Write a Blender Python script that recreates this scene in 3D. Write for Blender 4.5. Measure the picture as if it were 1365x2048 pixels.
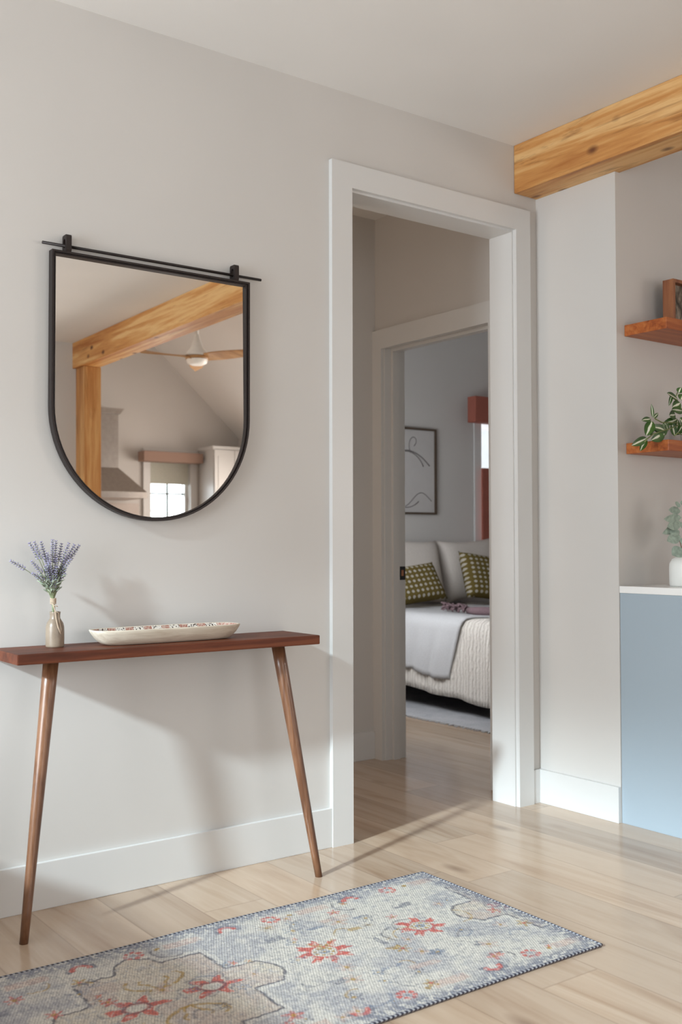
import bpy, bmesh, math, random
import numpy as np
from mathutils import Vector, Matrix
PI = math.pi
SC = bpy.context.scene
COL = SC.collection
for o in list(bpy.data.objects):
    bpy.data.objects.remove(o)

# ------------------------------------------------------------------ camera
cam_data = bpy.data.cameras.new('camera')
cam = bpy.data.objects.new('camera', cam_data)
COL.objects.link(cam)
cam_data.sensor_width = 36.0
cam_data.lens = 2080.9 / 2048 * 36.0
R_ = Vector((0.80602, -0.591886, -0.001802)); U_ = Vector((-0.016417, -0.025399, 0.999543)); F_ = Vector((0.591661, 0.805622, 0.03019))
CAM = Vector((-2.18319, -3.04318, 1.08024))
cam.matrix_world = Matrix(((R_.x, U_.x, -F_.x, CAM.x), (R_.y, U_.y, -F_.y, CAM.y), (R_.z, U_.z, -F_.z, CAM.z), (0, 0, 0, 1)))
cam_data.clip_start = 0.05
cam_data.dof.use_dof = True
cam_data.dof.focus_distance = 3.4
cam_data.dof.aperture_fstop = 4.0
SC.camera = cam

# ------------------------------------------------------------------ view, world, daylight, fill lamps
SC.view_settings.view_transform = 'Standard'
SC.view_settings.look = 'None'
SC.view_settings.gamma = 1.0
SC.view_settings.use_curve_mapping = False
SC.view_settings.exposure = -0.12
W = bpy.data.worlds.new('sky'); SC.world = W; W.use_nodes = True
wn = W.node_tree.nodes; wn.clear()
wo = wn.new('ShaderNodeOutputWorld'); wb = wn.new('ShaderNodeBackground')
wb.inputs[0].default_value = (0.88, 0.95, 1.0, 1); wb.inputs[1].default_value = 1.7
W.node_tree.links.new(wb.outputs[0], wo.inputs[0])

SUN_DIR = Vector((1.0, 0.26, -0.48)).normalized()
sd = bpy.data.lights.new('sun', 'SUN'); sd.energy = 6.3; sd.angle = math.radians(3.0); sd.color = (0.77, 0.93, 1.0)
so = bpy.data.objects.new('sun', sd); COL.objects.link(so)
so.rotation_euler = SUN_DIR.to_track_quat('-Z', 'Y').to_euler(); so.location = (-6, -2, 5)

def area(name, loc, direction, sx, sy, power, color):
    d = bpy.data.lights.new(name, 'AREA'); d.shape = 'RECTANGLE'; d.size = sx; d.size_y = sy
    d.energy = power; d.color = color
    o = bpy.data.objects.new(name, d); COL.objects.link(o)
    o.location = loc; o.rotation_euler = Vector(direction).to_track_quat('-Z', 'Y').to_euler()
    return o
COOL = (0.80, 0.91, 1.0)
NEUT = (0.94, 0.97, 1.0)
WARM = (1.0, 0.94, 0.87)
area('daylight_entry_window', (-4.86, -1.25, 1.30), (1, 0, 0), 1.8, 1.9, 152, (0.88, 0.95, 1.0))
area('fill_back', (-0.55, -5.06, 1.2), (0, 1, 0), 2.1, 2.1, 14, WARM)  # added fill from behind the camera, no known window there
area('fill_hall', (-1.60, 0.62, 1.5), (1, 0, 0), 0.7, 1.3, 7, (1.0, 0.70, 0.46))  # added warm fill that brightens the hall
area('daylight_kitchen_side', (3.66, -4.6, 1.5), (-1, 0, 0), 2.6, 1.2, 115, (1.0, 0.88, 0.79))
area('daylight_kitchen_window', (2.64, -6.72, 1.5), (0, 1, 0), 0.5, 1.1, 14, COOL)
area('fill_bedroom_side', (1.225, 1.94, 1.2), (1, 0, -0.15), 1.2, 1.3, 43, NEUT)  # added fill inside the bedroom, brightens the near side of the bed
area('daylight_bedroom_window', (4.2, 3.42, 1.5), (0, -1, 0), 0.8, 1.2, 6, NEUT)

# ------------------------------------------------------------------ material helpers
class NT:
    def __init__(s, name):
        s.m = bpy.data.materials.new(name); s.m.use_nodes = True
        s.t = s.m.node_tree; s.n = s.t.nodes; s.n.clear()
        s.out = s.n.new('ShaderNodeOutputMaterial')
        s.b = s.n.new('ShaderNodeBsdfPrincipled')
        s.link(s.b.outputs[0], s.out.inputs[0])
    def link(s, a, b): s.t.links.new(a, b)
    def new(s, ty, **kw):
        x = s.n.new(ty)
        for k, v in kw.items(): setattr(x, k, v)
        return x
    def put(s, sock, v):
        if isinstance(v, bpy.types.NodeSocket): s.link(v, sock)
        else: sock.default_value = v
    def coord(s, kind='Object', scale=(1, 1, 1), rot=(0, 0, 0), loc=(0, 0, 0)):
        tc = s.new('ShaderNodeTexCoord'); mp = s.new('ShaderNodeMapping')
        s.link(tc.outputs[kind], mp.inputs[0])
        mp.inputs['Scale'].default_value = scale; mp.inputs['Rotation'].default_value = rot; mp.inputs['Location'].default_value = loc
        return mp.outputs[0]
    def noise(s, vec, scale=5, detail=4, rough=0.55, dist=0.0):
        x = s.new('ShaderNodeTexNoise'); s.link(vec, x.inputs['Vector'])
        x.inputs['Scale'].default_value = scale; x.inputs['Detail'].default_value = detail
        x.inputs['Roughness'].default_value = rough; x.inputs['Distortion'].default_value = dist
        return x.outputs['Fac']
    def ramp(s, fac, stops, interp='LINEAR'):
        x = s.new('ShaderNodeValToRGB'); s.put(x.inputs[0], fac); cr = x.color_ramp; cr.interpolation = interp
        while len(cr.elements) < len(stops): cr.elements.new(0.5)
        for e, (p, c) in zip(cr.elements, stops):
            e.position = p; e.color = tuple(c) + (1,) if len(c) == 3 else c
        return x.outputs[0]
    def math(s, op, a, b=0.0, c=0.0):
        x = s.new('ShaderNodeMath', operation=op)
        s.put(x.inputs[0], a); s.put(x.inputs[1], b); s.put(x.inputs[2], c)
        return x.outputs[0]
    def mix(s, fac, a, b, mode='MIX'):
        x = s.new('ShaderNodeMix', data_type='RGBA', blend_type=mode)
        s.put(x.inputs[0], fac)
        s.put(x.inputs[6], a if not isinstance(a, tuple) else (a + (1,))[:4])
        s.put(x.inputs[7], b if not isinstance(b, tuple) else (b + (1,))[:4])
        return x.outputs[2]
    def sep(s, vec):
        x = s.new('ShaderNodeSeparateXYZ'); s.link(vec, x.inputs[0]); return x.outputs
    def comb(s, x_, y_, z_):
        x = s.new('ShaderNodeCombineXYZ')
        s.put(x.inputs[0], x_); s.put(x.inputs[1], y_); s.put(x.inputs[2], z_); return x.outputs[0]
    def attr(s, name):
        x = s.new('ShaderNodeAttribute'); x.attribute_name = name; return x
    def bump(s, h, strength=0.2, dist=0.01):
        x = s.new('ShaderNodeBump'); x.inputs['Strength'].default_value = strength; x.inputs['Distance'].default_value = dist
        s.link(h, x.inputs['Height']); s.link(x.outputs[0], s.b.inputs['Normal'])
    def base(s, c): s.put(s.b.inputs['Base Color'], c if not isinstance(c, tuple) else (c + (1,))[:4])
    def set(s, rough=None, metal=None, spec=None):
        if rough is not None: s.put(s.b.inputs['Roughness'], rough)
        if metal is not None: s.b.inputs['Metallic'].default_value = metal
        if spec is not None: s.b.inputs['Specular IOR Level'].default_value = spec

def paint(name, rgb, rough=0.55, spec=0.3, bump=0.04, bscale=180, var=0.03):
    t = NT(name); v = t.coord()
    n = t.noise(v, 1.3, 2)
    t.base(t.ramp(n, [(0.3, tuple(c * (1 - var) for c in rgb)), (0.7, tuple(min(1, c * (1 + var)) for c in rgb))]))
    t.set(rough, 0, spec)
    if bump: t.bump(t.noise(v, bscale, 3), bump, 0.002)
    return t.m

def wood(name, axis, dark, mid, light, scale=1.0, rough=0.4, knots=0.0, spec=0.4, streak=0.5, seed=0.0):
    """grain runs along object axis"""
    t = NT(name)
    st = [14.0 * scale] * 3; st['xyz'.index(axis)] = 1.0 * scale
    v = t.coord('Object', tuple(st), (0, 0, 0), (seed, seed * 1.7, seed * 0.6))
    big = t.noise(v, 0.55, 3, 0.6, 1.2)
    fine = t.noise(v, 4.2, 6, 0.65, 0.6)
    f = t.math('ADD', t.math('MULTIPLY', big, 0.75), t.math('MULTIPLY', fine, 0.25))
    c = t.ramp(f, [(0.32, dark), (0.46, mid), (0.56, light), (0.68, mid)])
    if streak:
        v2 = t.coord('Object', tuple(x * 0.8 for x in st), (0, 0, 0), (seed + 7, 3, 1))
        sfac = t.ramp(t.noise(v2, 1.1, 5, 0.7, 1.8), [(0.56, (0, 0, 0)), (0.72, (1, 1, 1))])
        c = t.mix(t.math('MULTIPLY', sfac, streak), c, tuple(x * 0.42 for x in dark))
    if knots:
        sk = [6.5 * scale] * 3; sk['xyz'.index(axis)] = 4.0 * scale
        vk = t.coord('Object', tuple(sk), (0, 0, 0), (seed * 2 + 0.3, seed, 0.2))
        vo = t.new('ShaderNodeTexVoronoi'); t.link(vk, vo.inputs['Vector']); vo.inputs['Scale'].default_value = 1.0
        kf = t.ramp(vo.outputs['Distance'], [(0.035, (1, 1, 1)), (0.14, (0, 0, 0))])
        c = t.mix(t.math('MULTIPLY', kf, knots), c, (0.09, 0.025, 0.012))
    t.base(c); t.set(rough, 0, spec)
    t.bump(fine, 0.12, 0.002)
    return t.m

def plain(name, rgb, rough=0.5, metal=0.0, spec=0.5, nvar=0.08, nscale=40, bump=0.0):
    t = NT(name); v = t.coord(); n = t.noise(v, nscale, 3)
    t.base(t.ramp(n, [(0.3, tuple(c * (1 - nvar) for c in rgb)), (0.7, tuple(min(1, c * (1 + nvar)) for c in rgb))]))
    t.set(rough, metal, spec)
    if bump: t.bump(n, bump, 0.002)
    return t.m

WALLC = (0.615, 0.592, 0.568)
M = {}
M['wall'] = paint('wall_paint', WALLC, 0.6, 0.25)
M['ceil'] = paint('ceiling_paint', (0.80, 0.785, 0.765), 0.8, 0.15)
M['trim'] = paint('trim_paint', (0.665, 0.66, 0.65), 0.32, 0.45, 0.015, 60, 0.015)
M['bedwall'] = paint('bedroom_paint', (0.60, 0.58, 0.56), 0.6, 0.2)
M['beam'] = wood('beam_maple', 'y', (0.36, 0.115, 0.025), (0.58, 0.275, 0.085), (0.74, 0.46, 0.20), 0.95, 0.45, 1.0, 0.35, 0.75, 2.3)
M['post'] = wood('post_maple', 'z', (0.27, 0.09, 0.024), (0.50, 0.23, 0.075), (0.64, 0.36, 0.14), 0.7, 0.45, 0.8, 0.35, 0.75, 4.1)
M['shelf'] = wood('shelf_cherry', 'x', (0.20, 0.040, 0.010), (0.36, 0.095, 0.022), (0.46, 0.15, 0.04), 1.4, 0.42, 0.6, 0.4, 0.5, 2.2)
M['walnut'] = wood('walnut_stain', 'x', (0.036, 0.0095, 0.004), (0.098, 0.024, 0.010), (0.155, 0.044, 0.018), 1.3, 0.5, 0.55, 0.28, 0.6, 0.4)
M['legwood'] = wood('leg_stain', 'z', (0.075, 0.028, 0.012), (0.145, 0.060, 0.028), (0.21, 0.098, 0.050), 2.6, 0.30, 0.0, 0.6, 0.15, 3.0)
M['framewood'] = wood('picture_frame_wood', 'z', (0.14, 0.045, 0.02), (0.24, 0.085, 0.036), (0.30, 0.12, 0.05), 1.5, 0.45, 0, 0.4, 0.2, 5.0)
M['bladewood'] = wood('fan_blade_wood', 'x', (0.30, 0.15, 0.06), (0.44, 0.24, 0.10), (0.52, 0.31, 0.14), 1.2, 0.45, 0, 0.4, 0.1, 6.0)
M['iron'] = plain('dark_bronze_iron', (0.022, 0.015, 0.014), 0.42, 0.3, 0.5, 0.2, 300, 0.15)
M['bluecab'] = paint('blue_grey_lacquer', (0.36, 0.43, 0.49), 0.42, 0.4, 0.01, 60, 0.02)
M['quartz'] = plain('white_quartz', (0.88, 0.88, 0.87), 0.2, 0, 0.5, 0.03, 4)
M['whitevase'] = plain('matte_white_ceramic', (0.87, 0.88, 0.85), 0.45, 0, 0.4, 0.02, 12)
M['steel'] = plain('brushed_steel', (0.46, 0.42, 0.39), 0.3, 1.0, 0.5, 0.06, 30)
M['whitemetal'] = plain('white_enamel', (0.78, 0.78, 0.76), 0.35, 0, 0.4, 0.02)
M['linen'] = plain('linen_weave', (0.66, 0.61, 0.565), 0.9, 0, 0.1, 0.10, 220, 0.3)
M['throw'] = plain('white_cotton', (0.48, 0.48, 0.49), 0.9, 0, 0.1, 0.06, 160, 0.25)
M['mauve'] = plain('mauve_wool', (0.17, 0.115, 0.125), 0.95, 0, 0.1, 0.3, 260, 0.5)
M['rust'] = plain('rust_linen', (0.34, 0.115, 0.085), 0.85, 0, 0.15, 0.12, 200, 0.3)
M['valance'] = plain('taupe_linen', (0.33, 0.22, 0.175), 0.85, 0, 0.15, 0.1, 200, 0.2)
M['dark'] = plain('charcoal_metal', (0.03, 0.03, 0.032), 0.5, 0.2, 0.4, 0.1)
M['copper'] = plain('copper_plate', (0.55, 0.25, 0.14), 0.35, 0.9, 0.5, 0.1)
M['stem'] = plain('green_stem', (0.20, 0.24, 0.09), 0.6, 0, 0.3, 0.25, 60)
M['lavstem'] = plain('lavender_stem', (0.22, 0.25, 0.14), 0.65, 0, 0.3, 0.3, 60)
M['lavleaf'] = plain('lavender_leaf', (0.29, 0.33, 0.25), 0.65, 0, 0.3, 0.3, 60)
M['lav'] = plain('lavender_bloom', (0.29, 0.27, 0.39), 0.75, 0, 0.2, 0.45, 160)
M['twine'] = plain('jute_twine', (0.52, 0.40, 0.30), 0.9, 0, 0.1, 0.2, 300, 0.4)
M['euc'] = plain('eucalyptus_leaf', (0.33, 0.42, 0.36), 0.6, 0, 0.3, 0.25, 60)
M['eucstem'] = plain('eucalyptus_stem', (0.20, 0.13, 0.07), 0.6, 0, 0.3, 0.2, 60)
M['terracotta'] = plain('clay_pot', (0.55, 0.50, 0.45), 0.7, 0, 0.3, 0.08, 40)
M['backsplash'] = plain('stone_backsplash', (0.55, 0.48, 0.44), 0.35, 0, 0.4, 0.12, 3)
M['shade'] = plain('roller_shade_cloth', (0.52, 0.52, 0.45), 0.9, 0, 0.1, 0.05, 100)
M['black'] = plain('black_void', (0.01, 0.01, 0.01), 0.9, 0, 0.1, 0.05)

def mk_glass():
    t = NT('window_glass')
    tr = t.new('ShaderNodeBsdfTransparent'); gl = t.new('ShaderNodeBsdfGlossy'); gl.inputs['Roughness'].default_value = 0.02
    fr = t.new('ShaderNodeFresnel'); fr.inputs[0].default_value = 1.45
    mx = t.new('ShaderNodeMixShader'); t.link(t.math('MULTIPLY', fr.outputs[0], 0.6), mx.inputs[0])
    t.link(tr.outputs[0], mx.inputs[1]); t.link(gl.outputs[0], mx.inputs[2]); t.link(mx.outputs[0], t.out.inputs[0])
    return t.m
M['glass'] = mk_glass()
def mk_mirror():
    t = NT('mirror_silver'); t.base((0.86, 0.84, 0.81)); t.set(0.0, 1.0); return t.m
M['mirror'] = mk_mirror()
def mk_lamp():
    t = NT('fan_diffuser'); t.base((0.9, 0.9, 0.87)); t.set(0.4); return t.m
M['diffuser'] = mk_lamp()

def mk_floor():
    t = NT('pale_oak_planks'); v = t.coord()
    x, y, z = t.sep(v)
    pw = 0.2032
    xi = t.math('DIVIDE', t.math('SUBTRACT', x, 0.127), pw)
    row = t.math('FLOOR', xi); fx = t.math('FRACT', xi)
    wn_ = t.new('ShaderNodeTexWhiteNoise', noise_dimensions='1D'); t.link(row, wn_.inputs['W'])
    yo = t.math('ADD', t.math('DIVIDE', y, 2.3), t.math('MULTIPLY', wn_.outputs['Value'], 7.3))
    col = t.math('FLOOR', yo); fy = t.math('FRACT', yo)
    w2 = t.new('ShaderNodeTexWhiteNoise', noise_dimensions='2D'); t.link(t.comb(row, col, 0.0), w2.inputs['Vector'])
    rnd = w2.outputs['Value']
    gv = t.comb(t.math('MULTIPLY', x, 7.0), t.math('ADD', t.math('MULTIPLY', y, 0.7), t.math('MULTIPLY', rnd, 40.0)), t.math('MULTIPLY', rnd, 17.0))
    g = t.noise(gv, 1.0, 3, 0.6, 1.6); gf = t.noise(gv, 5.0, 3, 0.55, 0.8)
    f = t.math('ADD', t.math('MULTIPLY', g, 0.85), t.math('MULTIPLY', gf, 0.15))
    c = t.ramp(f, [(0.25, (0.335, 0.22, 0.145)), (0.42, (0.455, 0.335, 0.24)), (0.56, (0.515, 0.395, 0.295)), (0.75, (0.475, 0.355, 0.26))])
    tint = t.ramp(rnd, [(0.0, (0.82, 0.79, 0.77)), (0.5, (1.0, 1.0, 1.0)), (1.0, (1.10, 1.07, 1.04))])
    c = t.mix(1.0, c, tint, 'MULTIPLY')
    # knots
    kv = t.comb(t.math('MULTIPLY', x, 5.0), t.math('ADD', t.math('MULTIPLY', y, 2.0), t.math('MULTIPLY', rnd, 9.0)), 0.0)
    vo = t.new('ShaderNodeTexVoronoi'); t.link(kv, vo.inputs['Vector']); vo.inputs['Scale'].default_value = 0.8
    kf = t.ramp(vo.outputs['Distance'], [(0.03, (1, 1, 1)), (0.12, (0, 0, 0))])
    c = t.mix(t.math('MULTIPLY', kf, 0.55), c, (0.16, 0.085, 0.05))
    ex = t.math('MULTIPLY', t.math('MINIMUM', fx, t.math('SUBTRACT', 1.0, fx)), pw)
    ey = t.math('MULTIPLY', t.math('MINIMUM', fy, t.math('SUBTRACT', 1.0, fy)), 2.3)
    e = t.math('MINIMUM', ex, ey)
    seam = t.ramp(e, [(0.0, (1, 1, 1)), (0.0022, (0, 0, 0))])
    c = t.mix(t.math('MULTIPLY', seam, 0.32), c, (0.13, 0.07, 0.04))
    t.base(c)
    t.set(t.math('ADD', 0.12, t.math('MULTIPLY', gf, 0.14)), 0, 0.55)
    h = t.math('SUBTRACT', t.math('MULTIPLY', gf, 0.25), t.math('MULTIPLY', seam, 0.8))
    t.bump(h, 0.06, 0.002)
    return t.m
M['floor'] = mk_floor()

# ------------------------------------------------------------------ mesh helpers
class MB:
    def __init__(s): s.bm = bmesh.new()
    def box(s, x0, x1, y0, y1, z0, z1, mi=0, bevel=0.0):
        if x0 > x1: x0, x1 = x1, x0
        if y0 > y1: y0, y1 = y1, y0
        vs = [s.bm.verts.new(p) for p in ((x0, y0, z0), (x1, y0, z0), (x1, y1, z0), (x0, y1, z0), (x0, y0, z1), (x1, y0, z1), (x1, y1, z1), (x0, y1, z1))]
        fs = []
        for q in ((0, 3, 2, 1), (4, 5, 6, 7), (0, 1, 5, 4), (1, 2, 6, 5), (2, 3, 7, 6), (3, 0, 4, 7)):
            f = s.bm.faces.new([vs[i] for i in q]); f.material_index = mi; fs.append(f)
        if bevel:
            ed = list({e for f in fs for e in f.edges})
            bmesh.ops.bevel(s.bm, geom=ed, offset=bevel, segments=2, profile=0.6, affect='EDGES', clamp_overlap=True)
        return s
    def prism(s, pts, axis, a0, a1, mi=0):
        """polygon pts in the two other axes, extruded along axis"""
        def P(u, v, w): return {'x': (w, u, v), 'y': (u, w, v), 'z': (u, v, w)}[axis]
        A = [s.bm.verts.new(P(u, v, a0)) for u, v in pts]; B = [s.bm.verts.new(P(u, v, a1)) for u, v in pts]
        n = len(pts); fs = [s.bm.faces.new(A[::-1]), s.bm.faces.new(B)]
        for i in range(n): fs.append(s.bm.faces.new((A[i], A[(i + 1) % n], B[(i + 1) % n], B[i])))
        for f in fs: f.material_index = mi
        return s
    def tube(s, path, radii, seg=12, mi=0, cap=True, smooth=True):
        path = [Vector(p) for p in path]
        if not hasattr(radii, '__len__'): radii = [radii] * len(path)
        rings = []; up = None
        for i, p in enumerate(path):
            d = (path[min(i + 1, len(path) - 1)] - path[max(i - 1, 0)]).normalized()
            if up is None:
                up = Vector((0, 0, 1)) if abs(d.z) < 0.9 else Vector((1, 0, 0))
            a = d.cross(up).normalized(); up = a.cross(d).normalized()
            rings.append([s.bm.verts.new(p + (a * math.cos(2 * PI * k / seg) + up * math.sin(2 * PI * k / seg)) * radii[i]) for k in range(seg)])
        for r0, r1 in zip(rings, rings[1:]):
            for k in range(seg):
                f = s.bm.faces.new((r0[k], r0[(k + 1) % seg], r1[(k + 1) % seg], r1[k])); f.material_index = mi; f.smooth = smooth
        if cap:
            for r in (rings[0][::-1], rings[-1]):
                f = s.bm.faces.new(r); f.material_index = mi
        return s
    def lathe(s, prof, seg=48, c=(0, 0), mi=0, smooth=True):
        """profile (radius, z) pairs around a vertical axis"""
        rings = []
        for r, z in prof:
            rings.append([s.bm.verts.new((c[0] + r * math.cos(2 * PI * k / seg), c[1] + r * math.sin(2 * PI * k / seg), z)) for k in range(seg)] if r > 1e-5 else [s.bm.verts.new((c[0], c[1], z))])
        for a, b in zip(rings, rings[1:]):
            for k in range(seg):
                q = [a[k % len(a)], a[(k + 1) % len(a)], b[(k + 1) % len(b)], b[k % len(b)]]
                q = list(dict.fromkeys(q))
                if len(q) > 2:
                    f = s.bm.faces.new(q); f.material_index = mi; f.smooth = smooth
        return s
    def ell(s, c, r, seg=8, rings=6, mi=0, rot=None):
        m = Matrix.Translation(Vector(c)) @ (rot.to_4x4() if rot else Matrix()) @ Matrix.Diagonal((r[0], r[1], r[2], 1))
        g = bmesh.ops.create_uvsphere(s.bm, u_segments=seg, v_segments=rings, radius=1, matrix=m)
        for v in g['verts']:
            for f in v.link_faces: f.smooth = True; f.material_index = mi
        return s
    def grid(s, fn, nu, nv, mi=0, closed_u=False):
        V = [[s.bm.verts.new(fn(i / (nu - (0 if closed_u else 1)), j / (nv - 1))) for j in range(nv)] for i in range(nu)]
        for i in range(nu if closed_u else nu - 1):
            for j in range(nv - 1):
                f = s.bm.faces.new((V[i][j], V[(i + 1) % nu][j], V[(i + 1) % nu][j + 1], V[i][j + 1])); f.smooth = True; f.material_index = mi
        return s
    def build(s, name, mat, parent=None, loc=(0, 0, 0), label=None, fix=True):
        if fix: bmesh.ops.recalc_face_normals(s.bm, faces=s.bm.faces)
        me = bpy.data.meshes.new(name)
        if any(loc): bmesh.ops.translate(s.bm, verts=s.bm.verts, vec=-Vector(loc))
        s.bm.to_mesh(me); s.bm.free()
        for m_ in (mat if isinstance(mat, (list, tuple)) else [mat]): me.materials.append(m_)
        o = bpy.data.objects.new(name, me); COL.objects.link(o); o.location = loc
        if parent:
            o.parent = parent
            o.location = Vector(loc) - parent_world(parent)
        if label: o['label'] = label
        return o
def parent_world(p):
    v = Vector((0, 0, 0))
    while p: v += p.location; p = p.parent
    return v
def tag(o, label, cat, group=None, kind=None):
    o['label'] = label; o['category'] = cat
    if group: o['group'] = group
    if kind: o['kind'] = kind
    return o
def thing(name, label, cat, loc, group=None):
    o = bpy.data.objects.new(name, None); COL.objects.link(o); o.location = loc; o.empty_display_size = 0.05
    return tag(o, label, cat, group)
def struct(o): o['kind'] = 'structure'; return o

H = 2.743
XC, YS = 1.083, -0.42       # stub wall face, its free end
# ------------------------------------------------------------------ floor, ceilings
struct(MB().box(-4.75, 5.32, -6.62, 3.32, -0.1, 0.0).build('floor', M['floor']))
b = MB()
b.box(-3.03, 1.0, -4.97, 0.0, H, H + 0.12)            # main room
b.box(-4.75, -3.03, -4.97, 0.0, 3.5, 3.6); b.box(-3.03, -2.93, -4.97, 0.0, H + 0.12, 3.5)  # raised west ceiling, added so the sun can come in higher
struct(b.build('ceiling', M['ceil']))
struct(MB().box(-1.62, 1.083, 0.131, 1.107, 2.734, 2.86).build('ceiling_hall', M['ceil']))
struct(MB().box(1.213, 5.2, -0.30, 3.2, 3.25, 3.37).build('ceiling_bedroom', M['ceil']))
ZR, XR, SL = 3.69, 1.9, 0.898
b = MB(); b.prism([(XR, ZR), (3.60, ZR - SL * 1.70), (3.60, ZR - SL * 1.70 + 0.14), (XR, ZR + 0.14)], 'y', -6.62, -0.30)
struct(b.build('ceiling_kitchen_east', M['ceil']))
b = MB(); b.prism([(XR, ZR), (XR, ZR + 0.14), (1.0, ZR - SL * 0.9 + 0.14), (1.0, ZR - SL * 0.9)], 'y', -6.62, -0.30)
struct(b.build('ceiling_kitchen_west', M['ceil']))

# ------------------------------------------------------------------ walls
OX0, OX1, OZ = 0.083, 0.954, 2.394      # rough doorway in the mirror wall
b = MB()
b.box(-4.75, OX0, 0, 0.131, 0, 2.86); b.box(-4.75, -2.93, 0, 0.131, 2.86, 3.6); b.box(OX1, XC, 0, 0.131, 0, 2.86); b.box(OX0, OX1, 0, 0.131, OZ, 2.86)
struct(b.build('wall_north', M['wall']))
DY0, DY1, DZ = 0.255, 1.048, 2.078
b = MB()
b.box(XC, 1.213, YS, 0.0, 0, 2.54)
b.box(1.114, 1.213, YS, 0.0, 2.54, 2.96)
b.box(XC, 1.213, 0.0, DY0, 0, 2.86); b.box(XC, 1.213, DY1, 1.28, 0, 2.86); b.box(XC, 1.213, 2.6, 3.32, 0, 2.86); b.box(XC, 1.213, 1.28, 2.6, 0, 0.5); b.box(XC, 1.213, 1.28, 2.6, 1.9, 2.86); b.box(XC, 1.213, DY0, DY1, DZ, 2.86); b.box(1.15, 1.213, -0.345, 3.32, 2.86, 3.37)
struct(b.build('wall_east', M['wall']))
b = MB()
b.prism([(1.213, 0), (3.57, 0), (3.57, ZR - SL * 1.67), (XR, ZR), (1.213, ZR - SL * 0.687)], 'y', YS, -0.345)
b.box(3.57, 5.32, -0.42, -0.30, 0, 3.37); b.box(1.213, 3.57, -0.345, -0.30, 0, 3.37)
struct(b.build('wall_bar', M['wall']))
b = MB()
wy0, wy1, wz0, wz1 = -3.6, -0.3, 0.3, 3.4
b.box(-4.75, -4.6, -4.97, wy0, 0, 3.5); b.box(-4.75, -4.6, wy1, 0, 0, 3.5); b.box(-4.75, -4.6, wy0, wy1, 0, wz0); b.box(-4.75, -4.6, wy0, wy1, wz1, 3.5)  # built up with the added taller west room, for the high sun
struct(b.build('wall_west', M['wall']))
struct(MB().box(-2.02, -1.90, -2.3, 0, 0, 0.495).build('wall_sun_blocker', M['wall']))  # added low blocker out of view, shades the left of floor and rug
b = MB()
b.box(-4.75, -2.93, -4.97, -4.84, H, 3.6); b.box(-4.75, -1.6, -4.97, -4.84, 0, H); b.box(0.5, XC, -4.97, -4.84, 0, H); b.box(-1.6, 0.5, -4.97, -4.84, 2.25, H); b.box(-1.6, 0.5, -4.97, -4.84, 0, 0.12)
struct(b.build('wall_south', M['wall']))
b = MB()
b.box(0.96, XC, -6.5, -4.97, 0, 2.96)
b.box(1.0, 1.114, -4.97, -0.42, H, 2.96)
struct(b.build('wall_kitchen_west', M['wall']))
b = MB()
b.box(3.45, 3.57, -6.5, -5.95, 0, 2.28); b.box(3.45, 3.57, -3.25, YS, 0, 2.28); b.box(3.45, 3.57, -5.95, -3.25, 0, 0.9); b.box(3.45, 3.57, -5.95, -3.25, 2.05, 2.28)
struct(b.build('wall_kitchen_east', M['wall']))
b = MB()
kx0, kx1, kz0, kz1 = 2.42, 2.87, 0.95, 2.06
b.prism([(0.96, 0), (kx0, 0), (kx0, ZR - SL * (kx0 - XR)), (XR, ZR), (0.96, ZR - SL * 0.94)], 'y', -6.62, -6.5)
b.prism([(kx1, 0), (3.57, 0), (3.57, ZR - SL * 1.67), (kx1, ZR - SL * (kx1 - XR))], 'y', -6.62, -6.5)
b.box(kx0, kx1, -6.62, -6.5, 0, kz0)
b.prism([(kx0, kz1), (kx1, kz1), (kx1, ZR - SL * (kx1 - XR)), (kx0, ZR - SL * (kx0 - XR))], 'y', -6.62, -6.5)
struct(b.build('wall_kitchen_south', M['wall']))
struct(MB().box(-1.62, XC, 1.107, 1.23, 0, 2.86).build('wall_hall_north', M['wall']))
struct(MB().box(-1.74, -1.62, 0.131, 0.25, 0, 2.86).box(-1.74, -1.62, 0.99, 1.23, 0, 2.86).box(-1.74, -1.62, 0.25, 0.99, 0, 0.8).box(-1.74, -1.62, 0.25, 0.99, 2.2, 2.86).build('wall_hall_west', M['wall']))
BX0, BX1, BZ0, BZ1 = 3.825, 4.60, 0.95, 2.2
b = MB()
b.box(1.213, BX0, 3.2, 3.32, 0, 3.37); b.box(BX1, 5.32, 3.2, 3.32, 0, 3.37); b.box(BX0, BX1, 3.2, 3.32, 0, BZ0); b.box(BX0, BX1, 3.2, 3.32, BZ1, 3.37)
struct(b.build('wall_bedroom_north', M['bedwall']))
b = MB()
b.box(5.2, 5.32, -0.3, 3.2, 0, 3.37)
struct(b.build('wall_bedroom_east', M['bedwall']))

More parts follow.
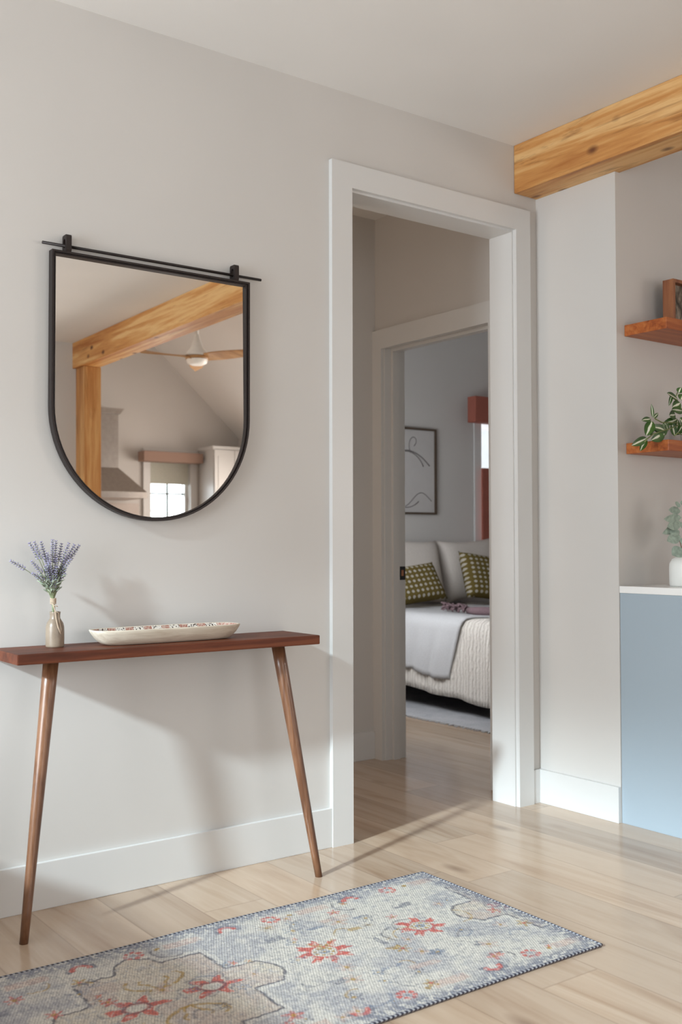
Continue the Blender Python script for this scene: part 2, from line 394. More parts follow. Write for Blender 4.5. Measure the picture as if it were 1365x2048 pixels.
# ------------------------------------------------------------------ trim
T = 0.019
b = MB()
b.prism([(0, 0), (0, 2.4754), (1.0283, 2.4754), (1.0283, 0), (0.9446, 0), (0.9446, 2.3853), (0.0921, 2.3853), (0.0921, 0)], 'y', -T, 0)
struct(b.build('trim_1', M['trim']))
b = MB()   # doorway lining
b.box(OX0, 0.1005, 0.0, 0.131, 0, OZ); b.box(0.937, OX1, 0.0, 0.131, 0, OZ); b.box(0.1005, 0.937, 0.0, 0.131, 2.377, OZ)
struct(b.build('trim_2', M['trim']))
b = MB()   # bedroom door casing, hall side
b.prism([(0.183, 0), (0.183, 2.157), (1.107, 2.157), (1.107, 0), (1.036, 0), (1.036, 2.06), (0.273, 2.06), (0.273, 0)], 'x', XC - T, XC)
struct(b.build('trim_3', M['trim']))
b = MB()
b.box(XC, 1.213, 1.030, DY1, 0, DZ); b.box(XC, 1.213, DY0, 0.279, 0, DZ); b.box(XC, 1.213, 0.279, 1.030, 2.066, DZ)
b.box(1.125, 1.165, 1.016, 1.030, 0, 2.066); b.box(1.125, 1.165, 0.279, 0.293, 0, 2.066); b.box(1.125, 1.165, 0.293, 1.016, 2.050, 2.066)
jamb = struct(b.build('trim_4', M['trim']))
b = MB(); b.box(1.176, 1.212, 1.0285, 1.0298, 0.895, 0.963)
sp = b.build('strike_plate', M['dark'], jamb, label='dark bronze strike plate')
b = MB(); b.box(1.186, 1.200, 1.0275, 1.0285, 0.915, 0.945)
b.build('latch_hole', M['copper'], sp)
BH, BT = 0.1383, 0.015
struct(MB().box(-1.90, 0.0, -BT, 0, 0, BH, bevel=0.002).build('baseboard_north', M['trim']))
struct(MB().box(1.0283, XC - BT, -BT, 0, 0, BH, bevel=0.001).build('baseboard_corner', M['trim']))
struct(MB().box(XC - BT, XC, YS, 0, 0, BH, bevel=0.002).build('baseboard_east', M['trim']))
struct(MB().box(-1.62, XC - T, 1.107 - BT, 1.107, 0, BH, bevel=0.002).build('baseboard_hall', M['trim']))
struct(MB().box(1.213, 5.2, 3.2 - BT, 3.2, 0, BH).build('baseboard_bedroom', M['trim']))

# ------------------------------------------------------------------ windows
def window(name, axis, plane, a0, a1, z0, z1, inner, nx=1, nz=1, bar=0.02, casing=0.07, mat='trim', barmat=None):
    """frame in an opening; axis = the axis the window faces; inner = +1/-1 direction of the room"""
    def bx(b, p0, p1, u0, u1, v0, v1):
        if axis == 'x': b.box(p0, p1, u0, u1, v0, v1)
        else: b.box(u0, u1, p0, p1, v0, v1)
    b = MB(); p0, p1 = plane - 0.02, plane + 0.02; fr = 0.035
    bx(b, p0, p1, a0, a0 + fr, z0, z1); bx(b, p0, p1, a1 - fr, a1, z0, z1); bx(b, p0, p1, a0 + fr, a1 - fr, z0, z0 + fr); bx(b, p0, p1, a0 + fr, a1 - fr, z1 - fr, z1)
    if casing:
        q0 = plane + inner * 0.065; q1 = plane + inner * 0.083
        bx(b, q0, q1, a0 - casing, a0, z0 - casing, z1 + casing); bx(b, q0, q1, a1, a1 + casing, z0 - casing, z1 + casing)
        bx(b, q0, q1, a0, a1, z0 - casing, z0); bx(b, q0, q1, a0, a1, z1, z1 + casing)
    o = struct(b.build(name, M[mat]))
    g = MB(); bx(g, plane - 0.003, plane + 0.003, a0 + fr, a1 - fr, z0 + fr, z1 - fr)
    g.build('pane', M['glass'], o)
    if nx * nz > 1:
        k = MB()
        for i in range(1, nx):
            c = a0 + (a1 - a0) * i / nx; bx(k, plane - 0.012, plane + 0.012, c - bar / 2, c + bar / 2, z0 + fr, z1 - fr)
        for i in range(1, nz):
            c = z0 + (z1 - z0) * i / nz; bx(k, plane - 0.0125, plane + 0.0125, a0 + fr, a1 - fr, c - bar / 2, c + bar / 2)
        k.build('muntin', M[barmat or mat], o)
    return o
w1 = window('window_1', 'x', -4.67, wy0, wy1, wz0, wz1, 1)
def mk_sun_fader():  # added cloth, denser upwards, fades the upper edge of the sun
    t = NT('sun_fader_cloth'); v = t.coord(); x, y, z = t.sep(v)
    f = t.ramp(t.math('DIVIDE', t.math('SUBTRACT', z, 2.36), 0.95), [(0.0, (1, 1, 1)), (1.0, (0, 0, 0))], 'EASE')
    tr = t.new('ShaderNodeBsdfTransparent'); tl = t.new('ShaderNodeBsdfTranslucent'); tl.inputs[0].default_value = (0.6, 0.6, 0.58, 1)
    mx = t.new('ShaderNodeMixShader'); t.link(f, mx.inputs[0]); t.link(tl.outputs[0], mx.inputs[1]); t.link(tr.outputs[0], mx.inputs[2])
    t.link(mx.outputs[0], t.out.inputs[0]); return t.m
b = MB(); b.grid(lambda u, v: (-4.63 + 0.004 * math.sin(v * 90), wy0 + (wy1 - wy0) * v, 2.2 + (wz1 - 2.2) * u), 4, 60)
b.build('added_sun_fader', mk_sun_fader(), w1)  # unseen, added to soften the sun on the walls
window('window_added_back', 'y', -4.905, -1.6, 0.5, 0.12, 2.25, 1)  # added opening behind the camera for the back fill
window('window_3', 'x', 3.51, -5.95, -3.25, 0.9, 2.05, -1, 3, 1)
M['greenbar'] = plain('dark_green_bar', (0.10, 0.12, 0.10), 0.5)
window('window_added_hall', 'x', -1.68, 0.25, 0.99, 0.8, 2.2, 1, 1, 2)  # added hall window, out of view, goes with the hall fill
window('window_4', 'y', -6.56, kx0, kx1, kz0, kz1, 1, 2, 3, 0.016, 0.075, 'trim', 'greenbar')
window('window_5', 'y', 3.26, BX0, BX1, BZ0, BZ1, -1, 1, 1, 0.02, 0.075)
w6 = window('window_added_bedroom', 'x', 1.148, 1.28, 2.6, 0.5, 1.9, 1, 2, 1)  # added bedroom window, out of view, goes with the side fill
b = MB(); b.grid(lambda u, v: (1.185 + 0.004 * math.sin(v * 80), 1.285 + 1.31 * v, 0.505 + 1.39 * u), 3, 50)
b.build('added_sun_screen', M['throw'], w6)  # added sheet that keeps direct sun off the bed

# ------------------------------------------------------------------ beam and post
b = MB(); b.box(0.952, 1.112, -4.84, -0.001, 2.5405, 2.743, bevel=0.004)
tag(b.build('ceiling_beam', M['beam'], loc=(1.03, -0.6, 2.64)), 'honey coloured knotty maple beam under the ceiling at the wide opening', 'beam', kind='thing')
b = MB(); b.box(0.98, 1.082, -4.84, -4.665, 0, 2.5405, bevel=0.004)
b2 = MB(); b2.box(0.98, 1.118, -4.839, -4.665, 0, 2.540, bevel=0.004)
b.bm.free()
tag(b2.build('timber_post', M['post'], loc=(1.04, -4.75, 0)), 'upright knotty timber post under the far beam end, seen in the mirror', 'post', kind='thing')

# ------------------------------------------------------------------ wall mirror
MX, MW, MZT = -0.701, 0.346, 1.9665
MCZ = 1.152 + MW
def dshape(w, top, n=40):
    """closed outline of a D standing on its round end, centre MX"""
    pts = [(MX - w, top), (MX + w, top)]
    for k in range(n + 1):
        a = -PI * k / n
        pts.append((MX + w * math.cos(a), MCZ + w * math.sin(a)))
    return pts
mir = thing('wall_mirror', 'dark metal framed wall mirror with flat top and round bottom hung from a rod', 'mirror', (MX, 0, 1.55))
b = MB()
yf, yb_ = -0.034, -0.006
prof = [(0.0, yb_), (0.0, yf), (-0.0065, yf), (-0.0065, yf + 0.007), (-0.0095, yf + 0.007), (-0.0095, yf + 0.004), (-0.0125, yf + 0.004), (-0.0125, yb_)]
loops = []
for off, y in prof:
    pts = dshape(MW + off, MZT + off)
    loops.append([b.bm.verts.new((x, y, z)) for x, z in pts])
n = len(loops[0])
for l0, l1 in zip(loops, loops[1:] + loops[:1]):
    for k in range(n):
        f = b.bm.faces.new((l0[k], l0[(k + 1) % n], l1[(k + 1) % n], l1[k]))
b.build('frame', M['iron'], mir)
b = MB(); tilt = math.radians(0.45)
pts = dshape(MW - 0.0115, MZT - 0.0115)
def gy(z): return -0.021 + math.tan(tilt) * (z - 1.56)
A = [b.bm.verts.new((x, gy(z), z)) for x, z in pts]; B = [b.bm.verts.new((x, gy(z) + 0.004, z)) for x, z in pts]
b.bm.faces.new(A); b.bm.faces.new(B[::-1])
for k in range(n): b.bm.faces.new((A[k], A[(k + 1) % n], B[(k + 1) % n], B[k]))
b.build('mirror_glass', M['mirror'], mir)
b = MB(); b.tube([(-1.073, -0.020, 1.985), (-0.303, -0.020, 1.985)], 0.0046, 14)
b.build('hanging_rod', M['iron'], mir)
for cx in (-0.996, -0.408):
    b = MB(); w2 = 0.0085; y0, y1, z0, z1 = -0.036, -0.004, 1.9665, 2.018
    ns = 32; out = []; inn = []
    for k in range(ns):
        a = 2 * PI * (k + 0.5) / ns; ca, sa = math.cos(a), math.sin(a)
        s_ = 1 / max(abs(ca), abs(sa))
        out.append(((y0 + y1) / 2 + ca * s_ * (y1 - y0) / 2, (z0 + z1) / 2 + sa * s_ * (z1 - z0) / 2))
        inn.append(((y0 + y1) / 2 + ca * 0.0085, 1.992 + math.copysign(abs(sa) ** 0.7, sa) * 0.0145))
    R4 = [[b.bm.verts.new((cx + sx, p[0], p[1])) for p in L] for sx in (-w2, w2) for L in (out, inn)]
    for a_, b_ in ((0, 1), (1, 3), (3, 2), (2, 0)):
        for k in range(ns):
            b.bm.faces.new((R4[a_][k], R4[a_][(k + 1) % ns], R4[b_][(k + 1) % ns], R4[b_][k]))
    b.build('bracket', M['iron'], mir)

# ------------------------------------------------------------------ console table
ZT, TT = 0.778, 0.030
tb = thing('console_table', 'narrow walnut stained console table on two splayed legs against the wall', 'table', (-0.70, -0.12, 0))
b = MB()
b.box(-1.210, -0.200, -0.225, -0.002, ZT - TT, ZT, bevel=0.004)
b.build('tabletop', M['walnut'], tb, loc=(-0.7, -0.11, 0.76))
for foot, top in (((-1.191, -0.238, 0), (-1.083, -0.140, ZT - TT)), ((-0.224, -0.250, 0), (-0.312, -0.140, ZT - TT))):
    f_, t_ = Vector(foot), Vector(top)
    b = MB(); b.tube([f_.lerp(t_, k / 10) for k in range(11)], [0.0118 + (0.0222 - 0.0118) * (k / 10) for k in range(11)], 28)
    for v in b.bm.verts:      # foot and head cut level
        if (v.co - f_).length < 0.03: v.co.z = 0.0
        if (v.co - t_).length < 0.03: v.co.z = ZT - TT
    b.build('leg', M['legwood'], tb, loc=((foot[0] + top[0]) / 2, -0.19, 0.37))

# ------------------------------------------------------------------ vase with lavender
VX, VY = -1.046, -0.072
def mk_stoneware():
    t = NT('speckled_stoneware'); v = t.coord()
    c = t.ramp(t.noise(v, 18, 4), [(0.3, (0.20, 0.15, 0.11)), (0.7, (0.31, 0.245, 0.185))])
    sp_ = t.ramp(t.noise(v, 260, 2), [(0.62, (0, 0, 0)), (0.70, (1, 1, 1))])
    t.base(t.mix(t.math('MULTIPLY', sp_, 0.6), c, (0.20, 0.13, 0.09))); t.set(0.3, 0, 0.4)
    t.bump(t.noise(v, 40, 2), 0.08, 0.003); return t.m
M['stoneware'] = mk_stoneware()
prof = [(0.0, 0.0), (0.0245, 0.0), (0.0262, 0.002), (0.0268, 0.006), (0.0270, 0.040), (0.0264, 0.060), (0.0235, 0.072), (0.0178, 0.081), (0.0150, 0.086), (0.0146, 0.094), (0.0155, 0.101), (0.0162, 0.104), (0.0150, 0.1055), (0.0118, 0.104), (0.0112, 0.090), (0.013, 0.080), (0.018, 0.06), (0.018, 0.01), (0, 0.008)]
b = MB(); b.lathe([(r, ZT + z * 0.98) for r, z in prof], 48, (VX, VY))
tag(b.build('bottle_vase', M['stoneware'], loc=(VX, VY, ZT)), 'small speckled beige stoneware bottle vase on the left of the console table', 'vase')

rng = random.Random(4)
def px2w(px, py, y=VY):
    return Vector((-1.057 + (px - 105) * 0.00149 + (y + 0.08) * 0.62, y, 1.0915 - (py - 1080) * 0.00146))
bunch = thing('lavender_bunch', 'bunch of dried lavender tied with twine in the speckled bottle vase', 'flowers', (VX, VY, ZT + 0.02))
base_pt = Vector((VX, VY, ZT + 0.04)); tie = px2w(105, 1203)
tips = [(18, 1121, 6, .010), (57, 1086, 7, .0), (68, 1084, 7, -.012), (78, 1084, 8, .012), (104, 1080, 10, -.008), (109, 1082, 9, .006), (120, 1088, 6, .01), (138, 1087, 8, -.01), (147, 1090, 8, .008), (156, 1091, 7, .014),
        (143, 1119, 7, -.016), (63, 1122, 6, -.014), (95, 1106, 11, -.014), (86, 1112, 9, .016), (99, 1122, 11, -.020), (113, 1118, 9, -.012), (124, 1117, 9, .018), (133, 1114, 8, -.004), (66, 1146, 5, -.018), (132, 1148, 6, -.016), (115, 1135, 8, -.022), (92, 1132, 9, -.02)]
for (px, py, nb, dy) in tips:
    tip = px2w(px, py, VY + dy * 0.9)
    r0 = Vector((rng.uniform(-1, 1), rng.uniform(-1, 1), 0)) * 0.0035
    p0 = base_pt + r0; p1 = tie + r0 * 0.8
    gather = px2w(105 + (px - 105) * 0.10, 1186, VY + dy * 0.2)
    ctrl = gather.lerp(tip, 0.45) + Vector((0, 0, 0.012 if abs(px - 105) > 20 else 0)) + Vector(((105 - px) * 0.0002, 0, 0))
    path = [p0, p1, gather]
    for k in range(1, 9):
        t_ = k / 8; path.append(gather * (1 - t_) ** 2 + ctrl * 2 * t_ * (1 - t_) + tip * t_ * t_)
    L = (tip - gather).length
    b = MB(); b.tube(path, [0.0019] * 3 + [0.0014 - 0.0006 * k / 8 for k in range(1, 9)], 6)
    for q in range(16):       # thin grey-green leaves low on the stem
        t_ = rng.uniform(0.05, 0.5); c = path[2 + int(t_ * 8)]
        d = (path[min(10, 3 + int(t_ * 8))] - c).normalized()
        s_ = Vector((rng.uniform(-1, 1), rng.uniform(-.6, .6), rng.uniform(0, 0.6))).normalized()
        e = c + (d * 0.6 + s_ * 0.8).normalized() * rng.uniform(0.014, 0.030)
        e.y = min(e.y, -0.01); mid = (c + e) / 2 + Vector((0, 0, 0.002))
        b.tube([c, mid, e], [0.0007, 0.0026, 0.0004], 4, 1)
    sprig = b.build('sprig', [M['lavstem'], M['lavleaf']], bunch, loc=tuple(p0))
    b = MB(); n_ = nb + 1; span = min(0.062, 0.0064 * n_)
    axis = (path[-1] - path[-3]).normalized()
    for k in range(n_):
        c = tip - axis * span * (1 - k / (n_ - 1)); rr = 0.0062 * (1 - 0.62 * k / (n_ - 1))
        for q in range(4):
            a = 2 * PI * (q / 4 + k * 0.13); side = axis.orthogonal().normalized(); s2 = axis.cross(side)
            d = side * math.cos(a) + s2 * math.sin(a)
            rot = (axis * 0.7 + d).to_track_quat('Z', 'X').to_matrix()
            cc = c + d * rr * 0.95; cc.y = min(cc.y, -0.006)
            b.ell(cc, (0.0015, 0.0015, 0.0042 * rng.uniform(0.7, 1.3)), 5, 4, 0, rot)
    b.build('flower_spike', M['lav'], sprig, loc=tuple(tip))
b = MB()
for zz in (0.0, 0.0035, 0.007, 0.0105, -0.004):
    cz = tie.z + zz - 0.003
    b.tube([(tie.x + 0.0078 * math.cos(2 * PI * k / 16), tie.y + 0.0078 * math.sin(2 * PI * k / 16), cz + 0.001 * math.sin(k)) for k in range(17)], 0.0016, 6)
tl = [px2w(106, 1208, VY - 0.010), px2w(110, 1216, VY - 0.016), px2w(113, 1226, VY - 0.021), px2w(115, 1238, VY - 0.024), px2w(120, 1254, VY - 0.030), px2w(126, 1268, VY - 0.031)]
b.tube(tl, [0.0015] * 6, 6)
b.tube([px2w(106, 1209, VY - 0.01), px2w(112, 1212, VY - 0.016), px2w(117, 1213, VY - 0.016)], 0.0012, 6)
b.tube([px2w(112, 1222, VY - 0.020), px2w(119, 1226, VY - 0.018), px2w(121, 1240, VY - 0.022), px2w(126, 1258, VY - 0.026), px2w(125, 1266, VY - 0.030)], 0.0011, 6)
b.build('twine', M['twine'], bunch, label='beige twine bow')

# ------------------------------------------------------------------ dough bowl tray
def mk_pale():
    t = NT('pale_carved_wood'); v = t.coord('Object', (3, 30, 30))
    n = t.noise(v, 2.5, 5, 0.6, 0.6)
    t.base(t.ramp(n, [(0.3, (0.50, 0.42, 0.33)), (0.6, (0.64, 0.57, 0.47))])); t.set(0.6, 0, 0.3); t.bump(n, 0.25, 0.003); return t.m
def mk_inlay():
    t = NT('patterned_inlay'); v = t.coord()
    x, y, z = t.sep(v)
    xs = t.math('MULTIPLY', x, 1 / 0.062)
    fr = t.math('FRACT', t.math('ADD', xs, t.math('MULTIPLY', y, 6.0)))
    band = t.math('GREATER_THAN', fr, 0.55)
    vo = t.new('ShaderNodeTexVoronoi', feature='DISTANCE_TO_EDGE'); t.link(v, vo.inputs['Vector']); vo.inputs['Scale'].default_value = 85
    ln = t.ramp(vo.outputs['Distance'], [(0.06, (1, 1, 1)), (0.14, (0, 0, 0))])
    sp_ = t.ramp(t.noise(v, 240, 1), [(0.54, (0, 0, 0)), (0.58, (1, 1, 1))])
    a = t.mix(sp_, (0.70, 0.66, 0.60), (0.05, 0.03, 0.025))
    c = t.mix(t.math('MULTIPLY', ln, 0.5), (0.36, 0.17, 0.13), (0.62, 0.55, 0.48))
    t.base(t.mix(band, a, c)); t.set(0.5, 0, 0.35); return t.m
M['pale'] = mk_pale(); M['inlay'] = mk_inlay()
TX, TY, TL, TWd, TH = -0.704, -0.118, 0.247, 0.068, 0.046
def stad(l, w, a):
    """point on a rounded-end outline of half length l and half width w"""
    c, s_ = math.cos(a), math.sin(a)
    p = 3.6
    r = (abs(c) ** p + abs(s_) ** p) ** (-1 / p)
    return (c * r * l if True else 0, s_ * r * w)
tray = thing('dough_bowl', 'long pale wooden dough bowl with a brown patterned inside on the console table', 'bowl', (TX, TY, ZT))
b = MB(); rows = [(0.79, 0.60, 0.0005), (0.84, 0.68, 0.002), (0.895, 0.80, 0.010), (0.945, 0.90, 0.022), (0.985, 0.97, 0.036), (1.0, 1.0, 0.043), (1.0, 1.0, 0.046), (0.985, 0.955, 0.0465), (0.975, 0.93, 0.045)]
rings = []
for (sl_, sw, zz) in rows:
    ring = []
    for k in range(72):
        a = 2 * PI * k / 72; x, y = stad(TL * sl_, TWd * sw, a)
        ring.append(b.bm.verts.new((TX + x, TY + y, ZT + zz)))
    rings.append(ring)
for r0, r1 in zip(rings, rings[1:]):
    for k in range(72):
        f = b.bm.faces.new((r0[k], r0[(k + 1) % 72], r1[(k + 1) % 72], r1[k])); f.smooth = True
b.bm.faces.new(rings[0][::-1])
b.build('body', M['pale'], tray, loc=(TX, TY, ZT))
b = MB(); rings = []
for (sl_, sw, zz) in [(0.975, 0.93, 0.045), (0.95, 0.88, 0.036), (0.91, 0.78, 0.020), (0.85, 0.62, 0.011), (0.5, 0.3, 0.009)]:
    rings.append([b.bm.verts.new((TX + stad(TL * sl_, TWd * sw, 2 * PI * k / 72)[0], TY + stad(TL * sl_, TWd * sw, 2 * PI * k / 72)[1], ZT + zz)) for k in range(72)])
for r0, r1 in zip(rings, rings[1:]):
    for k in range(72):
        f = b.bm.faces.new((r0[k], r0[(k + 1) % 72], r1[(k + 1) % 72], r1[k])); f.smooth = True
b.bm.faces.new(rings[-1])
b.build('inner_lining', M['inlay'], tray, loc=(TX, TY, ZT), label='white and brown patterned lining')

# ------------------------------------------------------------------ runner rug
RX1, RY1, RL, RWd = 0.045, -0.438, 2.40, 0.748
def vnoise(x, y, seed):
    r = np.random.RandomState(seed); g = r.rand(256, 256)
    xi = np.floor(x).astype(int); yi = np.floor(y).astype(int); fx = x - xi; fy = y - yi
    fx = fx * fx * (3 - 2 * fx); fy = fy * fy * (3 - 2 * fy)
    a = g[xi % 256, yi % 256]; b_ = g[(xi + 1) % 256, yi % 256]; c = g[xi % 256, (yi + 1) % 256]; d = g[(xi + 1) % 256, (yi + 1) % 256]
    return (a * (1 - fx) + b_ * fx) * (1 - fy) + (c * (1 - fx) + d * fx) * fy
def fbm(x, y, s, seed, o=4):
    v = 0; a = 0.5; t_ = 0
    for k in range(o):
        v = v + a * vnoise(x * s * 2 ** k + 13 * k, y * s * 2 ** k + 7 * k, seed + k); t_ += a; a *= 0.55
    return v / t_
def rug_colours(U, V):
    """worn oriental pattern; U = metres from the right end, V = metres from the wall-side edge"""
    wob = 0.006
    u = U + wob * (fbm(U, V, 45, 1) - .5) * 2; v = V + wob * (fbm(U, V, 45, 9) - .5) * 2
    n1 = fbm(u, v, 9, 20); n2 = fbm(u, v, 38, 30); n3 = fbm(u, v, 120, 40, 3)
    cream = np.array((0.58, 0.55, 0.505)); grey = np.array((0.375, 0.37, 0.395)); slate = np.array((0.155, 0.165, 0.205))
    red = np.array((0.55, 0.105, 0.085)); gold = np.array((0.42, 0.27, 0.075)); pink = np.array((0.54, 0.40, 0.345)); tan_ = np.array((0.48, 0.40, 0.30)); blue = np.array((0.19, 0.23, 0.31)); ink = np.array((0.10, 0.10, 0.125))
    C = np.ones(U.shape + (3,)) * cream
    def lay(mask, col, amt=1.0):
        nonlocal C
        m = np.clip(mask * amt, 0, 1)[..., None]; C = C * (1 - m) + col * m
    def sm(x, a, b_): t_ = np.clip((x - a) / (b_ - a), 0, 1); return t_ * t_ * (3 - 2 * t_)
    wear = 0.55 + 0.45 * sm(n2, 0.3, 0.6)
    lay(sm(n1, 0.40, 0.62), grey, 0.75)
    vc = 0.36
    half = [(1.353, .288), (1.259, .284), (1.25, .148), (1.131, .151), (1.13, .122), (1.08, .080), (1.032, .111), (1.016, .155), (.905, .157), (.90, .288), (.814, .291), (.786, .334)]
    half = half[4:]                                  # right upper quarter, tip first
    q1 = [(a - 1.08, b_ - vc) for a, b_ in half]     # from (0.05,-.24) to the tip at (-.294,-.03)
    q1 = [p for p in q1 if p[0] <= 0.001]
    up = q1 + [(-0.300, 0.0)]
    loop = up + [(a, -b_) for a, b_ in up[-2::-1]]
    loop = loop + [(-a, b_) for a, b_ in loop[-2:0:-1]]
    def seg_dist(x, y, P):
        d = np.full(x.shape, 9.0)
        for (x0, y0), (x1, y1) in zip(P, P[1:] + P[:1]):
            ax, ay = x1 - x0, y1 - y0; L2 = ax * ax + ay * ay + 1e-12
            t_ = np.clip(((x - x0) * ax + (y - y0) * ay) / L2, 0, 1)
            d = np.minimum(d, np.hypot(x - x0 - t_ * ax, y - y0 - t_ * ay))
        return d
    def inside(x, y, P):
        c = np.zeros(x.shape, bool)
        for (x0, y0), (x1, y1) in zip(P, P[1:] + P[:1]):
            if y0 == y1: continue
            c ^= ((y0 > y) != (y1 > y)) & (x < (x1 - x0) * (y - y0) / (y1 - y0) + x0)
        return c
    for cu in (-0.13, 1.08, 2.29):
        x_, y_ = u - cu, v - vc
        near = np.abs(x_) < 0.36
        ins = inside(x_, y_, loop); d = seg_dist(x_, y_, loop)
        lay((ins & near) * 1.0, tan_ * 1.22, 0.40); lay((ins & near) * sm(n1, 0.4, 0.6), pink * 1.1, 0.30)
        lay((1 - sm(np.abs(d - 0.012), 0.006, 0.010)) * (~ins) * near, cream * 1.08, 0.8)
        lay((1 - sm(d, 0.0022, 0.0052)) * near, ink, 0.80 * 1.0)
        lay((1 - sm(np.abs(d - 0.030), 0.0015, 0.004)) * ins * near * sm(n3, 0.45, 0.6), blue, 0.5)
        for sx in (-1, 1):
            for sy in (-1, 1):                       # gold scallops
                r = np.hypot(x_ - 0.02 * sx, (y_ - 0.115 * sy)); a = np.arctan2((y_ - 0.115 * sy) * sy, x_)
                lay((1 - sm(np.abs(r - 0.050 - 0.006 * np.cos(4 * a)), 0.003, 0.007)) * (np.sin(a) < 0.4), gold, 0.75)
            r = np.hypot((x_ - 0.10 * sx) * 0.9, y_ * 1.25); a = np.arctan2(y_ * 1.25, x_ - 0.10 * sx)
            ed = 0.052 + 0.020 * np.cos(6 * a + 1) + 0.008 * np.sin(11 * a)
            lay(sm(r, ed + .003, ed - .003) * sm(r, 0.020, 0.028), red, 0.85)
            lay(sm(r, 0.026, 0.018), cream, 0.8); lay(1 - sm(np.abs(r - 0.030), 0.003, 0.006), ink, 0.6)
            lay(1 - sm(np.abs(r - ed - 0.012), 0.002, 0.006), slate, 0.5)
    def star(cu, cv, R, petals=7, ph=0.3):
        du, dv = u - cu, (v - cv) * 1.05; r = np.hypot(du, dv); a = np.arctan2(dv, du)
        edge = R * (0.80 + 0.26 * np.cos(petals * a + ph) + 0.10 * np.sin(3 * petals * a))
        ring = sm(r, edge + 0.004, edge - 0.004) * sm(r, R * 0.42, R * 0.50)
        lay(1 - sm(np.abs(r - edge - 0.010), 0.004, 0.009), cream * 1.1, 0.8)
        lay(ring, red, 0.92)
        lay(ring * sm(n3, 0.50, 0.64), pink, 0.7)
        lay(sm(r, R * 0.46, R * 0.40), cream * 1.05, 0.9)
        lay((1 - sm(np.abs(r - R * 0.32), 0.003, 0.006)) * sm(np.sin(a * 8), -0.3, 0.2), gold, 0.9)
        lay(sm(r, R * 0.22, R * 0.16), blue, 0.8); lay(sm(r, R * 0.09, R * 0.05), gold, 0.9)
    star(0.313, 0.362, 0.070); star(0.635, 0.348, 0.076, 8, 1.0)
    star(1.53, 0.36, 0.072, 7, 0.0); star(1.85, 0.348, 0.075, 8, 0.5)
    # paired leaves and little bars between the flowers
    for cu, cv, wu, wv_, c1 in ((.474, .27, .022, .010, gold), (.474, .44, .022, .010, gold), (.474, .36, .008, .05, slate), (.40, .20, .03, .007, blue), (.56, .20, .03, .007, blue), (.40, .53, .03, .007, blue), (.55, .53, .03, .007, blue), (.474, .17, .05, .012, pink), (.474, .57, .05, .012, pink), (.25, .20, .035, .014, slate), (.70, .20, .035, .014, slate), (.25, .55, .035, .014, slate), (.70, .52, .035, .014, slate), (.12, .16, .05, .02, cream), (.12, .56, .05, .02, cream)):
        for off in (0, 1.21):
            e_ = np.maximum(np.abs(u - cu - off) / wu, np.abs(v - cv) / wv_)
            lay(sm(e_, 1.15, 0.85) * sm(n2, 0.35, 0.5), c1, 0.7)
    # rosettes and arches along both long edges
    for k in range(18):
        cu = 0.06 + k * 0.142
        for cv, fl in ((0.070, 1), (0.680, -1)):
            r = np.hypot((u - cu), (v - cv) * 1.1); a = np.arctan2((v - cv) * fl, u - cu)
            if k % 3 == 1:
                lay((1 - sm(np.abs(r - 0.021), 0.006, 0.009)) * sm(np.cos(a * 7), -0.9, -0.4), red, 0.85); lay(sm(r, 0.009, 0.005), blue, 0.7)
            elif k % 3 == 2:
                lay((1 - sm(np.abs(r - 0.034), 0.005, 0.010)) * (np.sin(a) < 0.3), slate, 0.75); lay((1 - sm(np.abs(r - 0.022), 0.006, 0.009)) * (np.sin(a) < 0.2), red, 0.85); lay(sm(r, 0.012, 0.008), cream, 0.9)
            else:
                e_ = np.maximum(np.abs(u - cu) / 0.055, np.abs(v - cv) / 0.018)
                lay(sm(e_, 1.1, 0.9), pink, 0.7); lay((1 - sm(np.abs(e_ - 1.05), 0.05, 0.12)), cream, 0.7); lay(sm(np.hypot(u - cu - 0.075, v - cv), 0.010, 0.006), gold, 0.9)
    rr = np.random.RandomState(12)
    for k in range(110):
        cu, cv = rr.uniform(0.05, RL - 0.05), rr.uniform(0.05, RWd - 0.05)
        R = rr.uniform(0.010, 0.030); kind = rr.randint(0, 7)
        sel = (np.abs(u - cu) < R * 2) & (np.abs(v - cv) < R * 2)
        if not sel.any(): continue
        su, sv = u[sel] - cu, v[sel] - cv; r = np.hypot(su, sv); a = np.arctan2(sv, su)
        pet = R * (0.7 + 0.35 * np.cos((4 + k % 3) * a + k))
        inside = sm(r, pet + .002, pet - .002)
        cols = [red, gold, blue, slate, pink, tan_, blue]; c1 = cols[kind]
        S = C[sel]; m = (inside * wear[sel] * 0.8)[:, None]
        if kind in (2, 3, 6): m = (np.clip(1 - sm(np.abs(r - pet * 0.9), 0.002, 0.006), 0, 1) * wear[sel] * 0.75)[:, None]
        S = S * (1 - m) + c1 * m
        m2 = (sm(r, R * 0.30, R * 0.2) * 0.8)[:, None]; S = S * (1 - m2) + (gold if kind != 1 else red) * m2
        C[sel] = S
    for k in range(45):       # short vine scrolls
        cu, cv = rr.uniform(0.06, RL - 0.06), rr.uniform(0.06, RWd - 0.06); R = rr.uniform(0.02, 0.05); a0 = rr.uniform(-3, 3); c1 = [ink, gold, blue, grey * 0.6][k % 4]
        sel = (np.abs(u - cu) < R * 1.4) & (np.abs(v - cv) < R * 1.4)
        if not sel.any(): continue
        su, sv = u[sel] - cu, v[sel] - cv; r = np.hypot(su, sv); a = np.arctan2(sv, su)
        m = ((1 - sm(np.abs(r - R), 0.002, 0.005)) * sm(np.cos(a - a0), 0.1, 0.4) * wear[sel] * 0.7)[:, None]
        C[sel] = C[sel] * (1 - m) + c1 * m
    # border: slate outer edge fading inwards
    e = np.minimum(np.minimum(v, RWd - v), u)
    lay(sm(e, 0.062, 0.018), slate * 1.25, 0.80 * 1.0)
